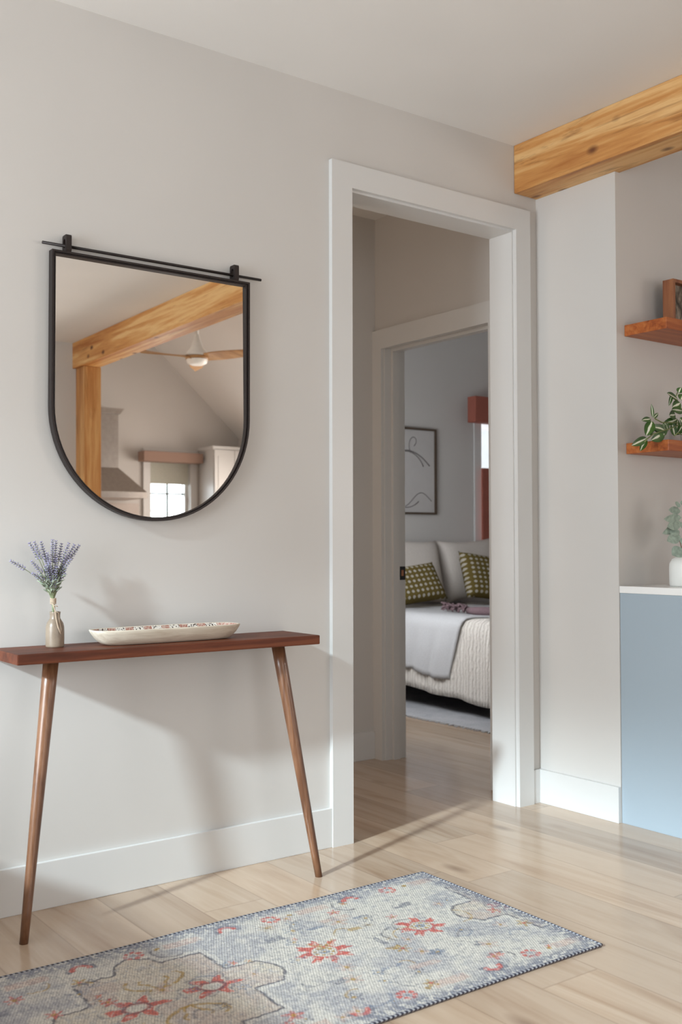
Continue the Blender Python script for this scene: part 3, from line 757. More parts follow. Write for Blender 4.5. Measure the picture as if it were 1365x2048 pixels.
    lay(sm(e, 0.062, 0.02) * sm(n3, 0.50, 0.66), cream, 0.75)
    bm_ = (1 - sm(np.abs(e - 0.085), 0.016, 0.022))
    lay(sm(n3, 0.58, 0.72), cream * 1.1, 0.55); lay(sm(n2, 0.60, 0.75), grey, 0.45)
    lay(sm(n3, 0.42, 0.30), slate, 0.30)
    return np.clip(C, 0, 1)
nu, nv = 760, 250
us = np.linspace(0, RL, nu); vs_ = np.linspace(0, RWd, nv)
UU, VV = np.meshgrid(us, vs_, indexing='ij')
rip = 0.0012 * np.sin(UU * 9 + 1.0) * np.cos(VV * 7)
bend = 0.006 * np.exp(-UU / 0.25) * np.sin(VV / RWd * PI * 1.0) - 0.014 * np.clip(VV / RWd, 0, 1) * np.exp(-UU / 0.6)
X = RX1 - UU + bend + 0.012 - 0.0; Y = RY1 - VV + 0.004 * np.sin(UU * 3.0); Z = 0.0075 + rip
co = np.stack([X, Y, Z], -1).reshape(-1, 3)
idx = np.arange(nu * nv).reshape(nu, nv)
q = np.stack([idx[:-1, :-1], idx[:-1, 1:], idx[1:, 1:], idx[1:, :-1]], -1).reshape(-1, 4)
per = np.concatenate([idx[:, 0], idx[-1, 1:], idx[-2::-1, -1], idx[0, -2:0:-1]])
low = co[per].copy(); low[:, 2] = 0.0
nb0 = len(co); co = np.concatenate([co, low]); npz = len(per)
ar = np.arange(npz); skirt = np.stack([per, per[(ar + 1) % npz], nb0 + (ar + 1) % npz, nb0 + ar], -1)
me = bpy.data.meshes.new('runner_rug')
me.from_pydata(co.tolist(), [], np.concatenate([q, skirt]).tolist()); me.update()
colr = rug_colours(UU, VV).reshape(-1, 3)
colr = np.concatenate([colr, np.tile([0.10, 0.07, 0.065], (npz, 1))])
ca = me.color_attributes.new('dye', 'FLOAT_COLOR', 'POINT')
ca.data.foreach_set('color', np.concatenate([colr, np.ones((len(colr), 1))], 1).astype(np.float32).ravel())
me.polygons.foreach_set('use_smooth', np.ones(len(me.polygons), bool))
def mk_rug():
    t = NT('worn_oriental_pile'); v = t.coord()
    a = t.attr('dye').outputs['Color']
    x, y, z = t.sep(v)
    # chenille ribs across the rug, broken into short knots
    wob_ = t.math('MULTIPLY', t.noise(v, 60, 2), 0.004)
    fx = t.math('FRACT', t.math('DIVIDE', t.math('ADD', t.math('ADD', x, t.math('MULTIPLY', y, -0.55)), wob_), 0.0078))
    rib = t.math('ABSOLUTE', t.math('SUBTRACT', fx, 0.5))
    ribm = t.ramp(rib, [(0.0, (1, 1, 1)), (0.38, (1, 1, 1)), (0.5, (0, 0, 0))])
    kn = t.noise(t.comb(t.math('MULTIPLY', x, 190.0), t.math('MULTIPLY', y, 70.0), 0.0), 1.0, 2)
    shade_ = t.ramp(kn, [(0.3, (0.80, 0.80, 0.82)), (0.65, (1.12, 1.12, 1.10))])
    c = t.mix(1.0, a, shade_, 'MULTIPLY')
    c = t.mix(t.math('MULTIPLY', t.math('SUBTRACT', 1.0, ribm), 0.45), c, (0.13, 0.125, 0.135))
    t.base(c); t.set(0.95, 0, 0.05)
    t.bump(t.math('ADD', t.math('MULTIPLY', ribm, 0.6), t.math('MULTIPLY', kn, 0.6)), 0.55, 0.004)
    return t.m
me.materials.append(mk_rug())
rug = bpy.data.objects.new('runner_rug', me); COL.objects.link(rug)
tag(rug, 'faded oriental runner rug with red flowers and a slate edge on the oak floor', 'rug')
M['stitch'] = None
def mk_stitch():
    t = NT('overcast_stitching'); v = t.coord(); x, y, z = t.sep(v)
    f = t.math('FRACT', t.math('DIVIDE', t.math('ADD', x, y), 0.0135))
    m = t.math('GREATER_THAN', f, 0.55)
    t.base(t.mix(m, (0.055, 0.055, 0.075), (0.34, 0.345, 0.37))); t.set(0.95, 0, 0.05); return t.m
b = MB()
edge = [Vector(co[i]) + Vector((0, 0, -0.001)) for i in per[::3]]
b.tube(edge + [edge[0]], 0.0034, 6, cap=False)
b.build('edge_stitching', mk_stitch(), rug, label='dark whipstitched edge')

# ------------------------------------------------------------------ bar: cabinet, countertop, shelves
cab = thing('base_cabinet', 'blue grey base cabinet with a flat end panel below the white countertop', 'cabinet', (1.9, -0.72, 0))
b = MB(); b.box(1.087, 1.106, YS - 0.001, -1.03, 0.0, 0.886, bevel=0.0015)
b.build('end_panel', M['bluecab'], cab)
b = MB(); b.box(1.106, 2.9, YS - 0.002, -1.00, 0.10, 0.886); b.box(1.106, 2.9, YS - 0.002, -0.95, 0.0, 0.10)
b.build('body', M['bluecab'], cab)
for k in range(3):
    x0 = 1.112 + k * 0.596
    b = MB(); b.box(x0, x0 + 0.586, -1.0005, -1.02, 0.11, 0.878, bevel=0.002)
    d_ = b.build('door', M['bluecab'], cab)
    b = MB(); b.tube([(x0 + 0.53, -1.045, 0.70), (x0 + 0.53, -1.045, 0.84)], 0.005, 10)
    b.tube([(x0 + 0.53, -1.02, 0.715), (x0 + 0.53, -1.045, 0.715)], 0.004, 8); b.tube([(x0 + 0.53, -1.02, 0.825), (x0 + 0.53, -1.045, 0.825)], 0.004, 8)
    b.build('handle', M['iron'], d_)
b = MB(); b.box(1.0835, 2.92, YS - 0.001, -1.055, 0.8862, 0.913, bevel=0.002)
tag(b.build('countertop', M['quartz']), 'white stone countertop on the blue grey cabinet', 'countertop')
for zt, zb_, x0, lab in ((1.937, 1.893, 1.130, 'orange stained floating shelf holding a small framed picture'), (1.471, 1.429, 1.134, 'orange stained floating shelf holding the variegated trailing plant')):
    b = MB(); b.box(x0, 2.85, YS - 0.001, -0.618, zb_, zt, bevel=0.002)
    tag(b.build('floating_shelf', M['shelf'], loc=(x0, -0.5, zb_)), lab, 'shelf', 'floating shelves above the bar counter')
# small framed picture leaning on the upper shelf
pic = thing('picture_frame', 'small walnut framed dark tree picture on the upper floating shelf', 'picture', (1.42, -0.50, 1.9372))
b = MB(); px0, px1, pz0, pz1, py0, py1 = 1.302, 1.56, 1.9372, 2.128, -0.525, -0.475
b.box(px0, px0 + 0.014, py0, py1, pz0, pz1, bevel=0.001); b.box(px1 - 0.014, px1, py0, py1, pz0, pz1, bevel=0.001)
b.box(px0 + 0.014, px1 - 0.014, py0, py1, pz0, pz0 + 0.014); b.box(px0 + 0.014, px1 - 0.014, py0, py1, pz1 - 0.014, pz1)
b.build('frame', M['framewood'], pic)
def mk_art():
    t = NT('dark_tree_print'); v = t.coord('Object', (1, 1, 0.45))
    n = t.noise(v, 28, 6, 0.7, 0.5)
    t.base(t.ramp(n, [(0.36, (0.025, 0.022, 0.02)), (0.5, (0.14, 0.11, 0.08)), (0.62, (0.36, 0.31, 0.25))])); t.set(0.5, 0, 0.3); return t.m
b = MB(); b.box(px0 + 0.014, px1 - 0.014, py1 - 0.022, py1 - 0.004, pz0 + 0.014, pz1 - 0.014)
b.build('print', mk_art(), pic, loc=(1.4, -0.5, 2.0), label='dark tree print')

# leaves -----------------------------------------------------------------------
def leaf(b, base, d, nrm, length, width, curl=0.15, attr=None, mi=0, n=7, roundness=1.0):
    d = Vector(d).normalized(); nrm = Vector(nrm); nrm = (nrm - d * nrm.dot(d)).normalized(); s_ = d.cross(nrm)
    base = Vector(base); L = []
    for i in range(n):
        t_ = i / (n - 1); w = width * 0.5 * (math.sin(PI * min(1, max(0, t_)) ** roundness)) ** 0.75 if 0 < i < n - 1 else 0.0003
        c = base + d * length * t_ - nrm * curl * length * t_ * t_
        row = []
        for j in range(5):
            q_ = (j - 2) / 2
            vtx = b.bm.verts.new(c + s_ * w * q_ - nrm * 0.12 * w * (q_ * q_ - 0.3) * -1)
            if attr is not None: vtx[attr] = q_ * 0.5 + 0.5
            row.append(vtx)
        L.append(row)
    for r0, r1 in zip(L, L[1:]):
        for j in range(4):
            f = b.bm.faces.new((r0[j], r0[j + 1], r1[j + 1], r1[j])); f.smooth = True; f.material_index = mi
def mk_vleaf():
    t = NT('variegated_leaf'); a = t.attr('across').outputs['Fac']; v = t.coord()
    j = t.math('ADD', a, t.math('MULTIPLY', t.math('SUBTRACT', t.noise(v, 22, 3), 0.5), 0.35))
    c = t.ramp(j, [(0.0, (0.03, 0.085, 0.012)), (0.40, (0.06, 0.14, 0.022)), (0.44, (0.72, 0.72, 0.58)), (0.60, (0.76, 0.76, 0.64)), (0.63, (0.045, 0.12, 0.02)), (1.0, (0.02, 0.065, 0.01))])
    t.base(c); t.set(0.35, 0, 0.5); return t.m
M['vleaf'] = mk_vleaf()
plant = thing('trailing_plant', 'green and white variegated trailing plant on the lower floating shelf', 'plant', (1.42, -0.52, 1.4712))
b = MB(); b.lathe([(0, 1.4712), (0.045, 1.4712), (0.060, 1.56), (0.064, 1.575), (0.058, 1.575), (0.054, 1.56), (0, 1.555)], 36, (1.43, -0.52))
b.build('pot', M['terracotta'], plant)
rng = random.Random(8)
def wp(px, py, y=-0.56):
    """from a spot in the picture to a point on the shelf's plane"""
    d = F_ + R_ * ((px - 682.5) / 2080.9) + U_ * ((1024 - py) / 2080.9)
    return CAM + d * ((y - CAM.y) / d.y)
vines = [[(1.41, -0.53, 1.555), wp(1358, 850, -.56), wp(1342, 857, -.58), wp(1325, 862, -.59), wp(1308, 868, -.60), wp(1296, 877, -.605), wp(1290, 884, -.61)],
         [(1.40, -0.54, 1.555), wp(1362, 815, -.55), wp(1352, 795, -.56), wp(1356, 785, -.56)],
         [(1.42, -0.54, 1.555), wp(1366, 870, -.59), wp(1356, 866, -.60), wp(1350, 872, -.60)],
         [(1.41, -0.53, 1.555), wp(1345, 845, -.57), wp(1325, 845, -.57), wp(1312, 838, -.57), wp(1306, 828, -.57)]]
leaves = [   # picture spot of the leaf base, of the tip, width, facing
    [((1295, 876), (1272, 888), .026), ((1294, 878), (1284, 897), .020), ((1308, 868), (1296, 858), .026), ((1325, 862), (1331, 871), .030), ((1331, 868), (1310, 878), .032), ((1332, 861), (1312, 853), .026), ((1338, 862), (1334, 848), .022)],
    [((1357, 800), (1341, 786), .028), ((1362, 806), (1350, 812), .030), ((1358, 786), (1363, 776), .022), ((1346, 785), (1341, 807), .012), ((1362, 800), (1368, 790), .03)],
    [((1352, 830), (1343, 830), .032), ((1352, 868), (1358, 842), .020), ((1352, 870), (1366, 852), .024), ((1350, 872), (1347, 848), .022), ((1360, 836), (1372, 850), .03), ((1356, 838), (1333, 846), .024), ((1366, 822), (1350, 818), .03)],
    [((1307, 836), (1305, 812), .010), ((1308, 836), (1317, 827), .012), ((1303, 838), (1289, 839), .018), ((1306, 842), (1296, 866), .034), ((1310, 848), (1318, 862), .030), ((1322, 850), (1336, 862), .028), ((1300, 850), (1298, 868), .022), ((1314, 866), (1322, 880), .034)]]
for vp, lv in zip(vines, leaves):
    b = MB(); b.tube(vp, 0.0022, 6)
    vine = b.build('vine', M['stem'], plant)
    b = MB(); at_ = b.bm.verts.layers.float.new('across')
    for k, (p0, p1, w) in enumerate(lv):
        y0 = -0.575 + 0.02 * rng.uniform(-1, 1)
        a_, c_ = wp(*p0, y0), wp(*p1, y0 - 0.006)
        dz = c_ - a_
        leaf(b, a_, dz, Vector((-0.5 + rng.uniform(-.5, .5), -1, 0.35 + rng.uniform(-.4, .4))), dz.length * 1.15, w * 1.25, 0.12, at_, 0, 8, 0.9)
    b.build('foliage', M['vleaf'], vine, fix=False)
# white vase with eucalyptus ---------------------------------------------------
EX, EY, EZ = 1.272, -0.60, 0.9132
b = MB(); b.lathe([(0, 0), (0.066, 0), (0.070, 0.003), (0.0705, 0.07), (0.069, 0.088), (0.060, 0.104), (0.042, 0.114), (0.024, 0.120), (0.020, 0.128), (0.020, 0.145), (0.023, 0.150), (0.018, 0.150), (0.016, 0.13), (0, 0.125)], 48, (0, 0))
v_ = b.build('bottle_vase', M['whitevase']); v_.location = (EX, EY, EZ)
tag(v_, 'matte white bottle vase holding eucalyptus on the white countertop', 'vase')
euc = thing('eucalyptus_bunch', 'bunch of grey green eucalyptus stems in the white vase', 'plant', (EX, EY, EZ + 0.13))
branches = [[(EX, EY, EZ + 0.13), wp(1368, 1110, EY - .01), wp(1360, 1080, EY - .015), wp(1352, 1050, EY - .02), wp(1357, 1005, EY - .02)],
            [(EX, EY, EZ + 0.13), (EX + 0.02, EY - .01, EZ + 0.20), (EX + 0.05, EY - 0.01, EZ + 0.30), (EX + 0.06, EY, EZ + 0.36)],
            [(EX, EY, EZ + 0.13), (EX + 0.05, EY + .02, EZ + 0.19), (EX + 0.10, EY + 0.02, EZ + 0.26)]]
spots = [[(1356, 1003, 1357, 1013, .020), (1362, 1022, 1343, 1020, .026), (1364, 1035, 1336, 1038, .028), (1364, 1046, 1341, 1052, .034), (1356, 1052, 1332, 1065, .026), (1362, 1072, 1340, 1080, .036), (1360, 1062, 1344, 1066, .030), (1368, 1098, 1349, 1108, .044), (1366, 1058, 1372, 1044, .03), (1366, 1090, 1374, 1076, .03), (1366, 1012, 1372, 1002, .026)], [], []]
for k, (br, sp_) in enumerate(zip(branches, spots)):
    b = MB(); b.tube(br, 0.0018, 6)
    o = b.build('branch', M['eucstem'], euc)
    b = MB()
    for (ax, ay, bx_, by, w) in sp_:
        a_, c_ = wp(ax, ay, EY - 0.03 + rng.uniform(-.012, .012)), wp(bx_, by, EY - 0.045 + rng.uniform(-.01, .01)); dz = c_ - a_
        leaf(b, a_, dz, Vector((-0.6 + rng.uniform(-.4, .4), -1, rng.uniform(-.3, .5))), dz.length * 1.15, w * 1.2, 0.05, None, 0, 8, 1.0)
    if not sp_:
        for q_ in range(18):
            t_ = rng.uniform(0.25, 1); i_ = min(len(br) - 2, int(t_ * (len(br) - 1))); p_ = Vector(br[i_]).lerp(Vector(br[i_ + 1]), t_ * (len(br) - 1) - i_)
            leaf(b, p_, Vector((rng.uniform(-.4, 1), rng.uniform(-1, .6), rng.uniform(-.4, .8))), Vector((rng.uniform(-1, 1), -1, rng.uniform(-1, 1))), rng.uniform(.03, .045), .034, 0.05)
    b.build('foliage', M['euc'], o, fix=False)

# ------------------------------------------------------------------ bedroom
BXN, BXF, BYH, BYF, BTOP = 2.27, 3.80, 3.17, 1.05, 0.605
bed = thing('bed', 'low bed with its side towards the bedroom doorway on the grey rug', 'bed', ((BXN + BXF) / 2, 2.1, 0))
b = MB(); b.box(BXN + 0.06, BXF - 0.02, BYF + 0.08, BYH - 0.02, 0.17, 0.30)
b.build('bed_base', M['dark'], bed)
b = MB(); b.box(BXN + 0.02, BXF, BYF + 0.03, BYH - 0.01, 0.30, BTOP - 0.012, bevel=0.05)
b.build('mattress', M['throw'], bed)
for lx in (BXN + 0.14, BXF - 0.1):
    for ly in (BYF + 0.16, BYH - 0.12):
        b = MB(); b.tube([(lx, ly, 0.012), (lx, ly, 0.17)], 0.025, 12); b.build('leg', M['dark'], bed)
def mk_quilt():
    t = NT('crinkled_coverlet'); v = t.coord('Object', (1, 1, 1))
    x, y, z = t.sep(v)
    wv = t.new('ShaderNodeTexWave', wave_type='BANDS', bands_direction='Y'); t.link(v, wv.inputs['Vector'])
    wv.inputs['Scale'].default_value = 11.0; wv.inputs['Distortion'].default_value = 3.5; wv.inputs['Detail'].default_value = 3; wv.inputs['Detail Scale'].default_value = 2.2
    n = t.noise(v, 300, 2)
    t.base(t.ramp(wv.outputs['Fac'], [(0.1, (0.60, 0.56, 0.51)), (0.7, (0.70, 0.66, 0.61))])); t.set(0.9, 0, 0.1)
    t.bump(t.math('ADD', wv.outputs['Fac'], t.math('MULTIPLY', n, 0.2)), 0.7, 0.012); return t.m
M['quilt'] = mk_quilt()
def drape(y0, y1, x_end, hem, lift, outset, ny, name, mat, label, cat, wig=0.006, edge=None, thick=0.004, seed=1):
    """cloth lying on the bed from x_end over the near edge and down to hem(y)"""
    b = MB(); nx_ = 46; rad = 0.06
    Lt = x_end - (BXN + rad); arc = rad * PI / 2
    def fn(u, v):
        y = y0 + (y1 - y0) * v
        zt = BTOP + lift; h = hem(y); drop = max(0.02, zt - rad - h)
        s_ = u * (Lt + arc + drop)
        if s_ < Lt: x, z = x_end - s_, zt
        elif s_ < Lt + arc:
            a = (s_ - Lt) / rad; x = BXN + rad - (rad + outset) * math.sin(a); z = zt - rad + rad * math.cos(a)
        else:
            d = s_ - Lt - arc; x = BXN - outset - 0.05 * d * 0.25; z = zt - rad - d
            k_ = min(1, d / 0.15)
            x += -wig * k_ * (1 + math.sin(y * 38 + seed) + 0.5 * math.sin(y * 71 + 2 * seed))
        z += 0.002 * math.sin(x * 23 + seed) * math.sin(y * 19)
        if edge: y += edge(x, z, v)
        return (x, y, z)
    b.grid(fn, nx_, ny)
    o = b.build(name, mat)
    md = o.modifiers.new('thickness', 'SOLIDIFY'); md.thickness = thick; md.offset = 1.0
    return tag(o, label, cat)
drape(BYF + 0.0, BYH - 0.12, BXF - 0.01, lambda y: 0.09 + 0.062 * (y - 1.455) + 0.006 * math.sin(y * 15), 0.002, 0.008, 60, 'coverlet', M['quilt'], 'cream crinkled coverlet hanging over the side of the bed', 'bedding', 0.005, None, 0.006)
def t_edge(x, z, v):
    # near the foot end the throw's edge sweeps towards the foot as it climbs onto the bed
    g = max(0.0, (z - 0.25) / 0.36)
    return (1 - v) * (-0.11 * min(1, g) - 0.35 * max(0, min(1, (x - BXN - 0.02) / 0.5)) * 0.8)
drape(1.83, 2.62, 3.25, lambda y: 0.245 + 0.02 * math.sin(y * 9), 0.010, 0.022, 34, 'throw_blanket', M['throw'], 'white throw blanket folded over the side of the bed', 'blanket', 0.009, t_edge, 0.010, 3)
# mauve knitted throw with tassels lying on the bed
mth = thing('knitted_throw', 'mauve knitted throw with tassels lying across the white blanket', 'blanket', (2.5, 1.8, BTOP + 0.02))
b = MB()
pathm = [wp(938, 1236, 1.87), wp(952, 1235, 1.80), wp(970, 1232, 1.74), wp(990, 1229, 1.68), wp(1010, 1227, 1.62)]
for k in range(5):
    p = pathm[k]; pathm[k] = Vector((p.x, p.y, BTOP + 0.044))
b.tube(pathm, [0.020, 0.026, 0.028, 0.028, 0.024], 12)
b.build('band', M['mauve'], mth)
rng = random.Random(3)
for k in range(9):
    b = MB(); c = pathm[0] + Vector((rng.uniform(-0.02, 0.02), 0.020 + 0.034 * k, 0)); c.z = BTOP + 0.052
    c.x += 0.006 * k
    for q_ in range(16):
        e = c + Vector((rng.uniform(-0.045, 0.015), rng.uniform(-0.028, 0.028), rng.uniform(-0.026, 0.034)))
        m_ = c.lerp(e, 0.5) + Vector((0, 0, 0.006))
        b.tube([c, m_, e], [0.008, 0.007, 0.004], 5)
    b.build('tassel', M['mauve'], mth)
def mk_dots():
    t = NT('olive_dot_weave'); v = t.coord(); x, y, z = t.sep(v)
    s_ = 2 * PI / 0.056
    a = t.math('SINE', t.math('MULTIPLY', t.math('ADD', t.math('MULTIPLY', x, 0.6), t.math('MULTIPLY', z, 0.75)), s_)); c = t.math('SINE', t.math('MULTIPLY', t.math('SUBTRACT', t.math('MULTIPLY', x, 0.6), t.math('MULTIPLY', z, 0.75)), s_))
    f = t.math('MULTIPLY', a, c)
    n = t.noise(v, 260, 2)
    d = t.ramp(t.math('ADD', f, t.math('MULTIPLY', t.math('SUBTRACT', n, 0.5), 0.35)), [(0.30, (0, 0, 0)), (0.46, (1, 1, 1))])
    g = t.ramp(n, [(0.3, (0.11, 0.078, 0.020)), (0.7, (0.20, 0.15, 0.050))])
    t.base(t.mix(d, g, (0.50, 0.46, 0.39))); t.set(0.95, 0, 0.1); t.bump(n, 0.5, 0.004); return t.m
M['dots'] = mk_dots()
def cushion(name, c, w, h, d, lean, roll, mat, label, group, turn=0.0):
    b = MB(); n_ = 22
    for sgn in (1, -1):
        V = []
        for i in range(n_):
            row = []
            for j in range(n_):
                u, v = 2 * i / (n_ - 1) - 1, 2 * j / (n_ - 1) - 1
                pin = 1 - 0.10 * (1 - abs(u) ** 2) * abs(v) ** 4 - 0.0
                pin2 = 1 - 0.10 * (1 - abs(v) ** 2) * abs(u) ** 4
                th = ((1 - u ** 4) * (1 - v ** 4)) ** 0.5
                row.append(b.bm.verts.new((u * w / 2 * pin2, sgn * d / 2 * th, v * h / 2 * pin)))
            V.append(row)
        for i in range(n_ - 1):
            for j in range(n_ - 1):
                f = b.bm.faces.new((V[i][j], V[i + 1][j], V[i + 1][j + 1], V[i][j + 1])); f.smooth = True
    bmesh.ops.remove_doubles(b.bm, verts=b.bm.verts, dist=0.0008)
    o = b.build(name, mat)
    o.location = c; o.rotation_mode = 'XYZ'
    o.matrix_world = Matrix.Translation(Vector(c)) @ Matrix.Rotation(turn, 4, 'Z') @ Matrix.Rotation(lean, 4, 'X') @ Matrix.Rotation(roll, 4, 'Y')
    return tag(o, label, 'cushion', group)
cushion('pillow', (2.84, 2.955, 0.875), 0.66, 0.50, 0.20, math.radians(-17), math.radians(3), M['linen'], 'large plain linen pillow leaning under the line drawing', 'linen pillows at the bed head')
cushion('pillow', (3.50, 2.985, 0.87), 0.62, 0.50, 0.18, math.radians(-14), math.radians(-2), M['linen'], 'large plain linen pillow leaning below the window', 'linen pillows at the bed head')
cushion('dotted_cushion', (2.60, 2.63, 0.785), 0.58, 0.30, 0.14, math.radians(-28), math.radians(-6), M['dots'], 'olive dotted cushion nearest the door jamb', 'dotted cushions on the bed')
cushion('dotted_cushion', (3.42, 2.72, 0.82), 0.46, 0.38, 0.14, math.radians(-24), math.radians(8), M['dots'], 'olive dotted cushion in front of the pillow below the window', 'dotted cushions on the bed')
# line drawing over the bed
art = thing('framed_drawing', 'thin framed abstract line drawing on the bedroom wall over the bed', 'picture', (3.05, 3.18, 1.65))
ax0, ax1, az0, az1 = 2.66, 3.327, 1.307, 1.986; fw_ = 0.016
b = MB(); b.box(ax0, ax0 + fw_, 3.168, 3.199, az0, az1); b.box(ax1 - fw_, ax1, 3.168, 3.199, az0, az1); b.box(ax0 + fw_, ax1 - fw_, 3.168, 3.199, az0, az0 + fw_); b.box(ax0 + fw_, ax1 - fw_, 3.168, 3.199, az1 - fw_, az1)
b.build('frame', plain('dark_brass_frame', (0.13, 0.095, 0.07), 0.4, 0.5), art)
b = MB(); b.box(ax0 + fw_, ax1 - fw_, 3.182, 3.195, az0 + fw_, az1 - fw_)
sheet = b.build('sheet', plain('drawing_paper', (0.55, 0.53, 0.52), 0.8, 0, 0.2, 0.03, 8), art)
b = MB()
def stroke(pts, r): b.tube([(p[0], 3.1815, p[1]) for p in pts], r, 5)
stroke([(3.02 + 0.20 * math.cos(a), 1.58 + 0.22 * math.sin(a)) for a in np.linspace(0.5, 5.4, 40)], 0.004)
stroke([(3.06 + 0.06 * math.cos(a) + 0.05 * (a / 3), 1.87 + 0.065 * math.sin(a) - 0.015 * a) for a in np.linspace(-0.6, 3.6, 26)], 0.0035)
stroke([(2.74 + k * 0.03, 1.40 + 0.05 * math.sin(k * 0.55) + 0.002 * k) for k in range(19)], 0.0035)
stroke([(2.80 + 0.46 * t_, 1.72 + 0.14 * math.sin(t_ * 2.6) - 0.1 * t_) for t_ in np.linspace(0, 1, 24)], 0.005)
b.build('line_art', plain('grey_ink', (0.20, 0.18, 0.18), 0.8), sheet, label='loose grey looping lines')
# window shade: boxed valance and raised-from-below shade
wsh = thing('window_blind', 'rust red linen window blind with a boxed valance in the bedroom', 'window blind', (4.2, 3.15, 2.2))
b = MB(); b.box(3.612, 4.75, 3.02, 3.115, 2.055, 2.265, bevel=0.006)
b.build('valance', M['rust'], wsh)
b = MB()
for k in range(9):
    z1_ = 1.695 - k * 0.078; b.box(3.785, 4.62, 3.118 + 0.004 * (k % 2), 3.138, z1_ - 0.078, z1_)
b.build('shade', M['rust'], wsh)
# bedroom rug with fringe
b = MB(); b.box(2.02, 4.6, 0.75, 3.0, 0.0, 0.010, bevel=0.003)
def mk_grug():
    t = NT('grey_wool_rug'); v = t.coord()
    n = t.noise(v, 6, 4, 0.6); n2 = t.noise(v, 160, 2)
    t.base(t.mix(0.4, t.ramp(n, [(0.3, (0.33, 0.34, 0.37)), (0.7, (0.50, 0.50, 0.52))]), t.ramp(n2, [(0.3, (0.28, 0.28, 0.30)), (0.7, (0.55, 0.55, 0.56))])))
    t.set(0.95, 0, 0.05); t.bump(n2, 0.6, 0.004); return t.m
grug = tag(b.build('area_rug', mk_grug()), 'grey wool area rug with a white fringe under the bed', 'rug')
b = MB(); rng = random.Random(5)
for k in range(190):
    y = 0.76 + k * 0.0118; c = Vector((2.022, y, 0.007))
    e = Vector((2.022 - rng.uniform(0.018, 0.038), y + rng.uniform(-0.012, 0.012), 0.003))
    b.tube([c, c.lerp(e, 0.5) + Vector((0, 0, 0.003)), e], [0.003, 0.0035, 0.002], 5)
b.build('fringe', M['throw'], grug, label='white fringe')

# ------------------------------------------------------------------ kitchen seen in the mirror
fan = thing('ceiling_fan', 'white ceiling fan with three wooden blades hanging from the sloped kitchen ceiling', 'fan', (1.88, -4.5, 2.66))
FX, FY, FZ = 1.88, -4.5, 2.67
b = MB(); b.tube([(FX, FY, FZ + 0.10), (FX, FY, 3.66)], 0.014, 12); b.lathe([(0, 3.69), (0.07, 3.68), (0.06, 3.62), (0.014, 3.58)], 24, (FX, FY))
b.build('downrod', M['whitemetal'], fan)
b = MB(); b.lathe([(0.016, FZ + 0.19), (0.032, FZ + 0.14), (0.055, FZ + 0.075), (0.095, FZ + 0.030), (0.10, FZ + 0.012), (0, FZ + 0.01)], 36, (FX, FY))
b.build('motor_housing', M['whitemetal'], fan)
b = MB(); b.lathe([(0, FZ + 0.012), (0.092, FZ + 0.01), (0.096, FZ - 0.012), (0, FZ - 0.016)], 36, (FX, FY)); b.build('hub', M['bladewood'], fan)
b = MB(); b.lathe([(0.088, FZ - 0.016), (0.08, FZ - 0.045), (0.05, FZ - 0.060), (0, FZ - 0.064)], 36, (FX, FY)); b.build('light_cover', M['diffuser'], fan, label='white domed light cover')
for ang in (180, 60, 300):
    a = math.radians(ang); d = Vector((math.cos(a), math.sin(a), 0)); s_ = Vector((-math.sin(a), math.cos(a), 0))
    b = MB(); rows = []
    for k in range(15):
        t_ = k / 14; r = 0.06 + 0.46 * t_; w = 0.035 + 0.035 * math.sin(PI * min(1, t_ * 1.15) ** 0.8) * (1 if t_ < 0.9 else (1 - (t_ - 0.9) * 5))
        rows.append([b.bm.verts.new(Vector((FX, FY, FZ)) + d * r + s_ * w * q_ + Vector((0, 0, 0.018 * q_ + 0.008 * z_))) for q_, z_ in ((-1, -.5), (1, -.5), (1, .5), (-1, .5))])
    for r0, r1 in zip(rows, rows[1:]):
        for k in range(4): b.bm.faces.new((r0[k], r0[(k + 1) % 4], r1[(k + 1) % 4], r1[k]))
    b.bm.faces.new(rows[0][::-1]); b.bm.faces.new(rows[-1])
    b.build('blade', M['bladewood'], fan, loc=(FX, FY, FZ))
hood = thing('range_hood', 'stainless steel range hood with a chimney on the kitchen wall', 'range hood', (1.84, -6.3, 1.6))
b = MB(); b.box(1.715, 1.962, -6.22, -6.499, 1.90, 2.42)
b.build('chimney', M['steel'], hood)
b = MB()
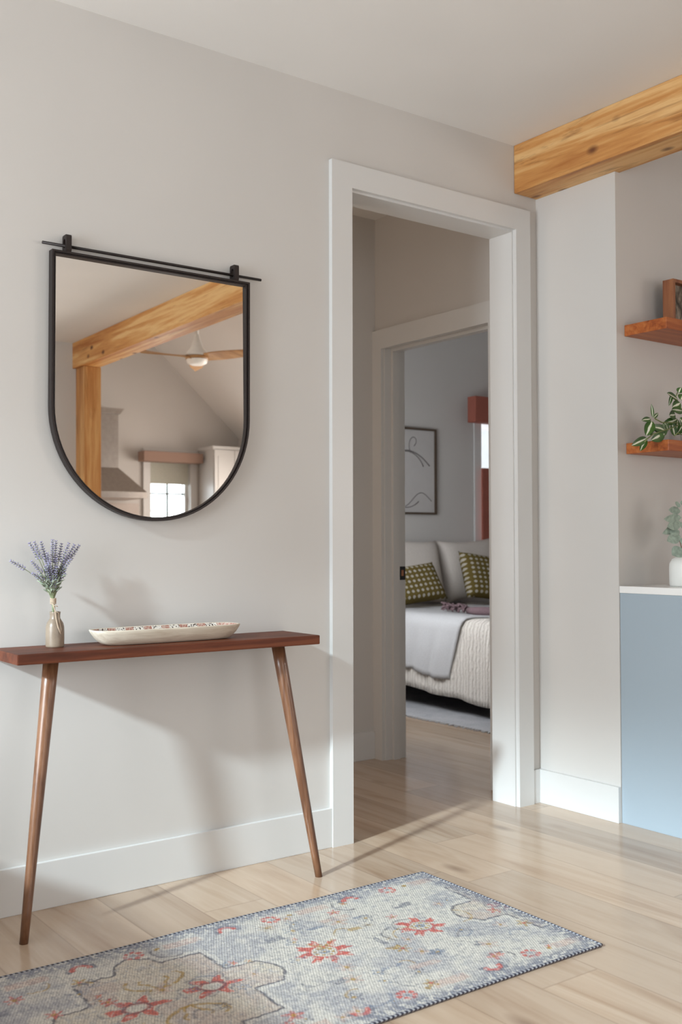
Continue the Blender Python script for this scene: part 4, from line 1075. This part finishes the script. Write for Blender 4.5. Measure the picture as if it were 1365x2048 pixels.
b.prism([(1.67, 2.465), (2.007, 2.465), (1.962, 2.41), (1.715, 2.41)], 'y', -6.18, -6.499)
b.build('crown', M['steel'], hood)
b = MB(); tp = [(1.715, -6.499), (1.962, -6.499), (1.962, -6.22), (1.715, -6.22)]; bt = [(1.52, -6.499), (2.155, -6.499), (2.155, -6.0), (1.52, -6.0)]
R3 = [[b.bm.verts.new((x, y, 1.90)) for x, y in tp], [b.bm.verts.new((x, y, 1.66)) for x, y in bt], [b.bm.verts.new((x, y, 1.605)) for x, y in bt]]
for r0, r1 in zip(R3, R3[1:]):
    for k in range(4): b.bm.faces.new((r0[k], r0[(k + 1) % 4], r1[(k + 1) % 4], r1[k]))
b.bm.faces.new(R3[0]); b.bm.faces.new(R3[2])
b.build('canopy', M['steel'], hood)
b = MB(); b.box(1.10, 2.30, -6.488, -6.499, 0.92, 1.58)
tag(b.build('backsplash', M['backsplash']), 'stone backsplash slab below the range hood', 'backsplash')
kv = thing('window_blind', 'taupe box valance with a roller shade over the kitchen window', 'window blind', (2.65, -6.4, 2.05))
b = MB(); b.box(2.285, 2.945, -6.34, -6.476, 1.995, 2.095, bevel=0.005)
b.build('valance', M['valance'], kv)
b = MB(); b.box(2.425, 2.865, -6.515, -6.522, 1.785, 2.05)
b.build('roller_shade', M['shade'], kv)
uc = thing('wall_cabinet', 'white upper cabinet beside the kitchen window', 'cabinet', (3.2, -6.33, 1.37))
b = MB(); b.box(2.975, 3.445, -6.19, -6.499, 1.37, 2.13); b.box(2.965, 3.447, -6.18, -6.499, 2.13, 2.165, bevel=0.004)
b.build('body', M['trim'], uc)
b = MB(); b.box(2.98, 3.21, -6.17, -6.189, 1.375, 2.125, bevel=0.002); b.box(3.02, 3.17, -6.166, -6.17, 1.44, 2.06); b.build('door', M['trim'], uc)
b = MB(); b.box(3.215, 3.44, -6.17, -6.189, 1.375, 2.125, bevel=0.002); b.box(3.255, 3.40, -6.166, -6.17, 1.44, 2.06); b.build('door', M['trim'], uc)
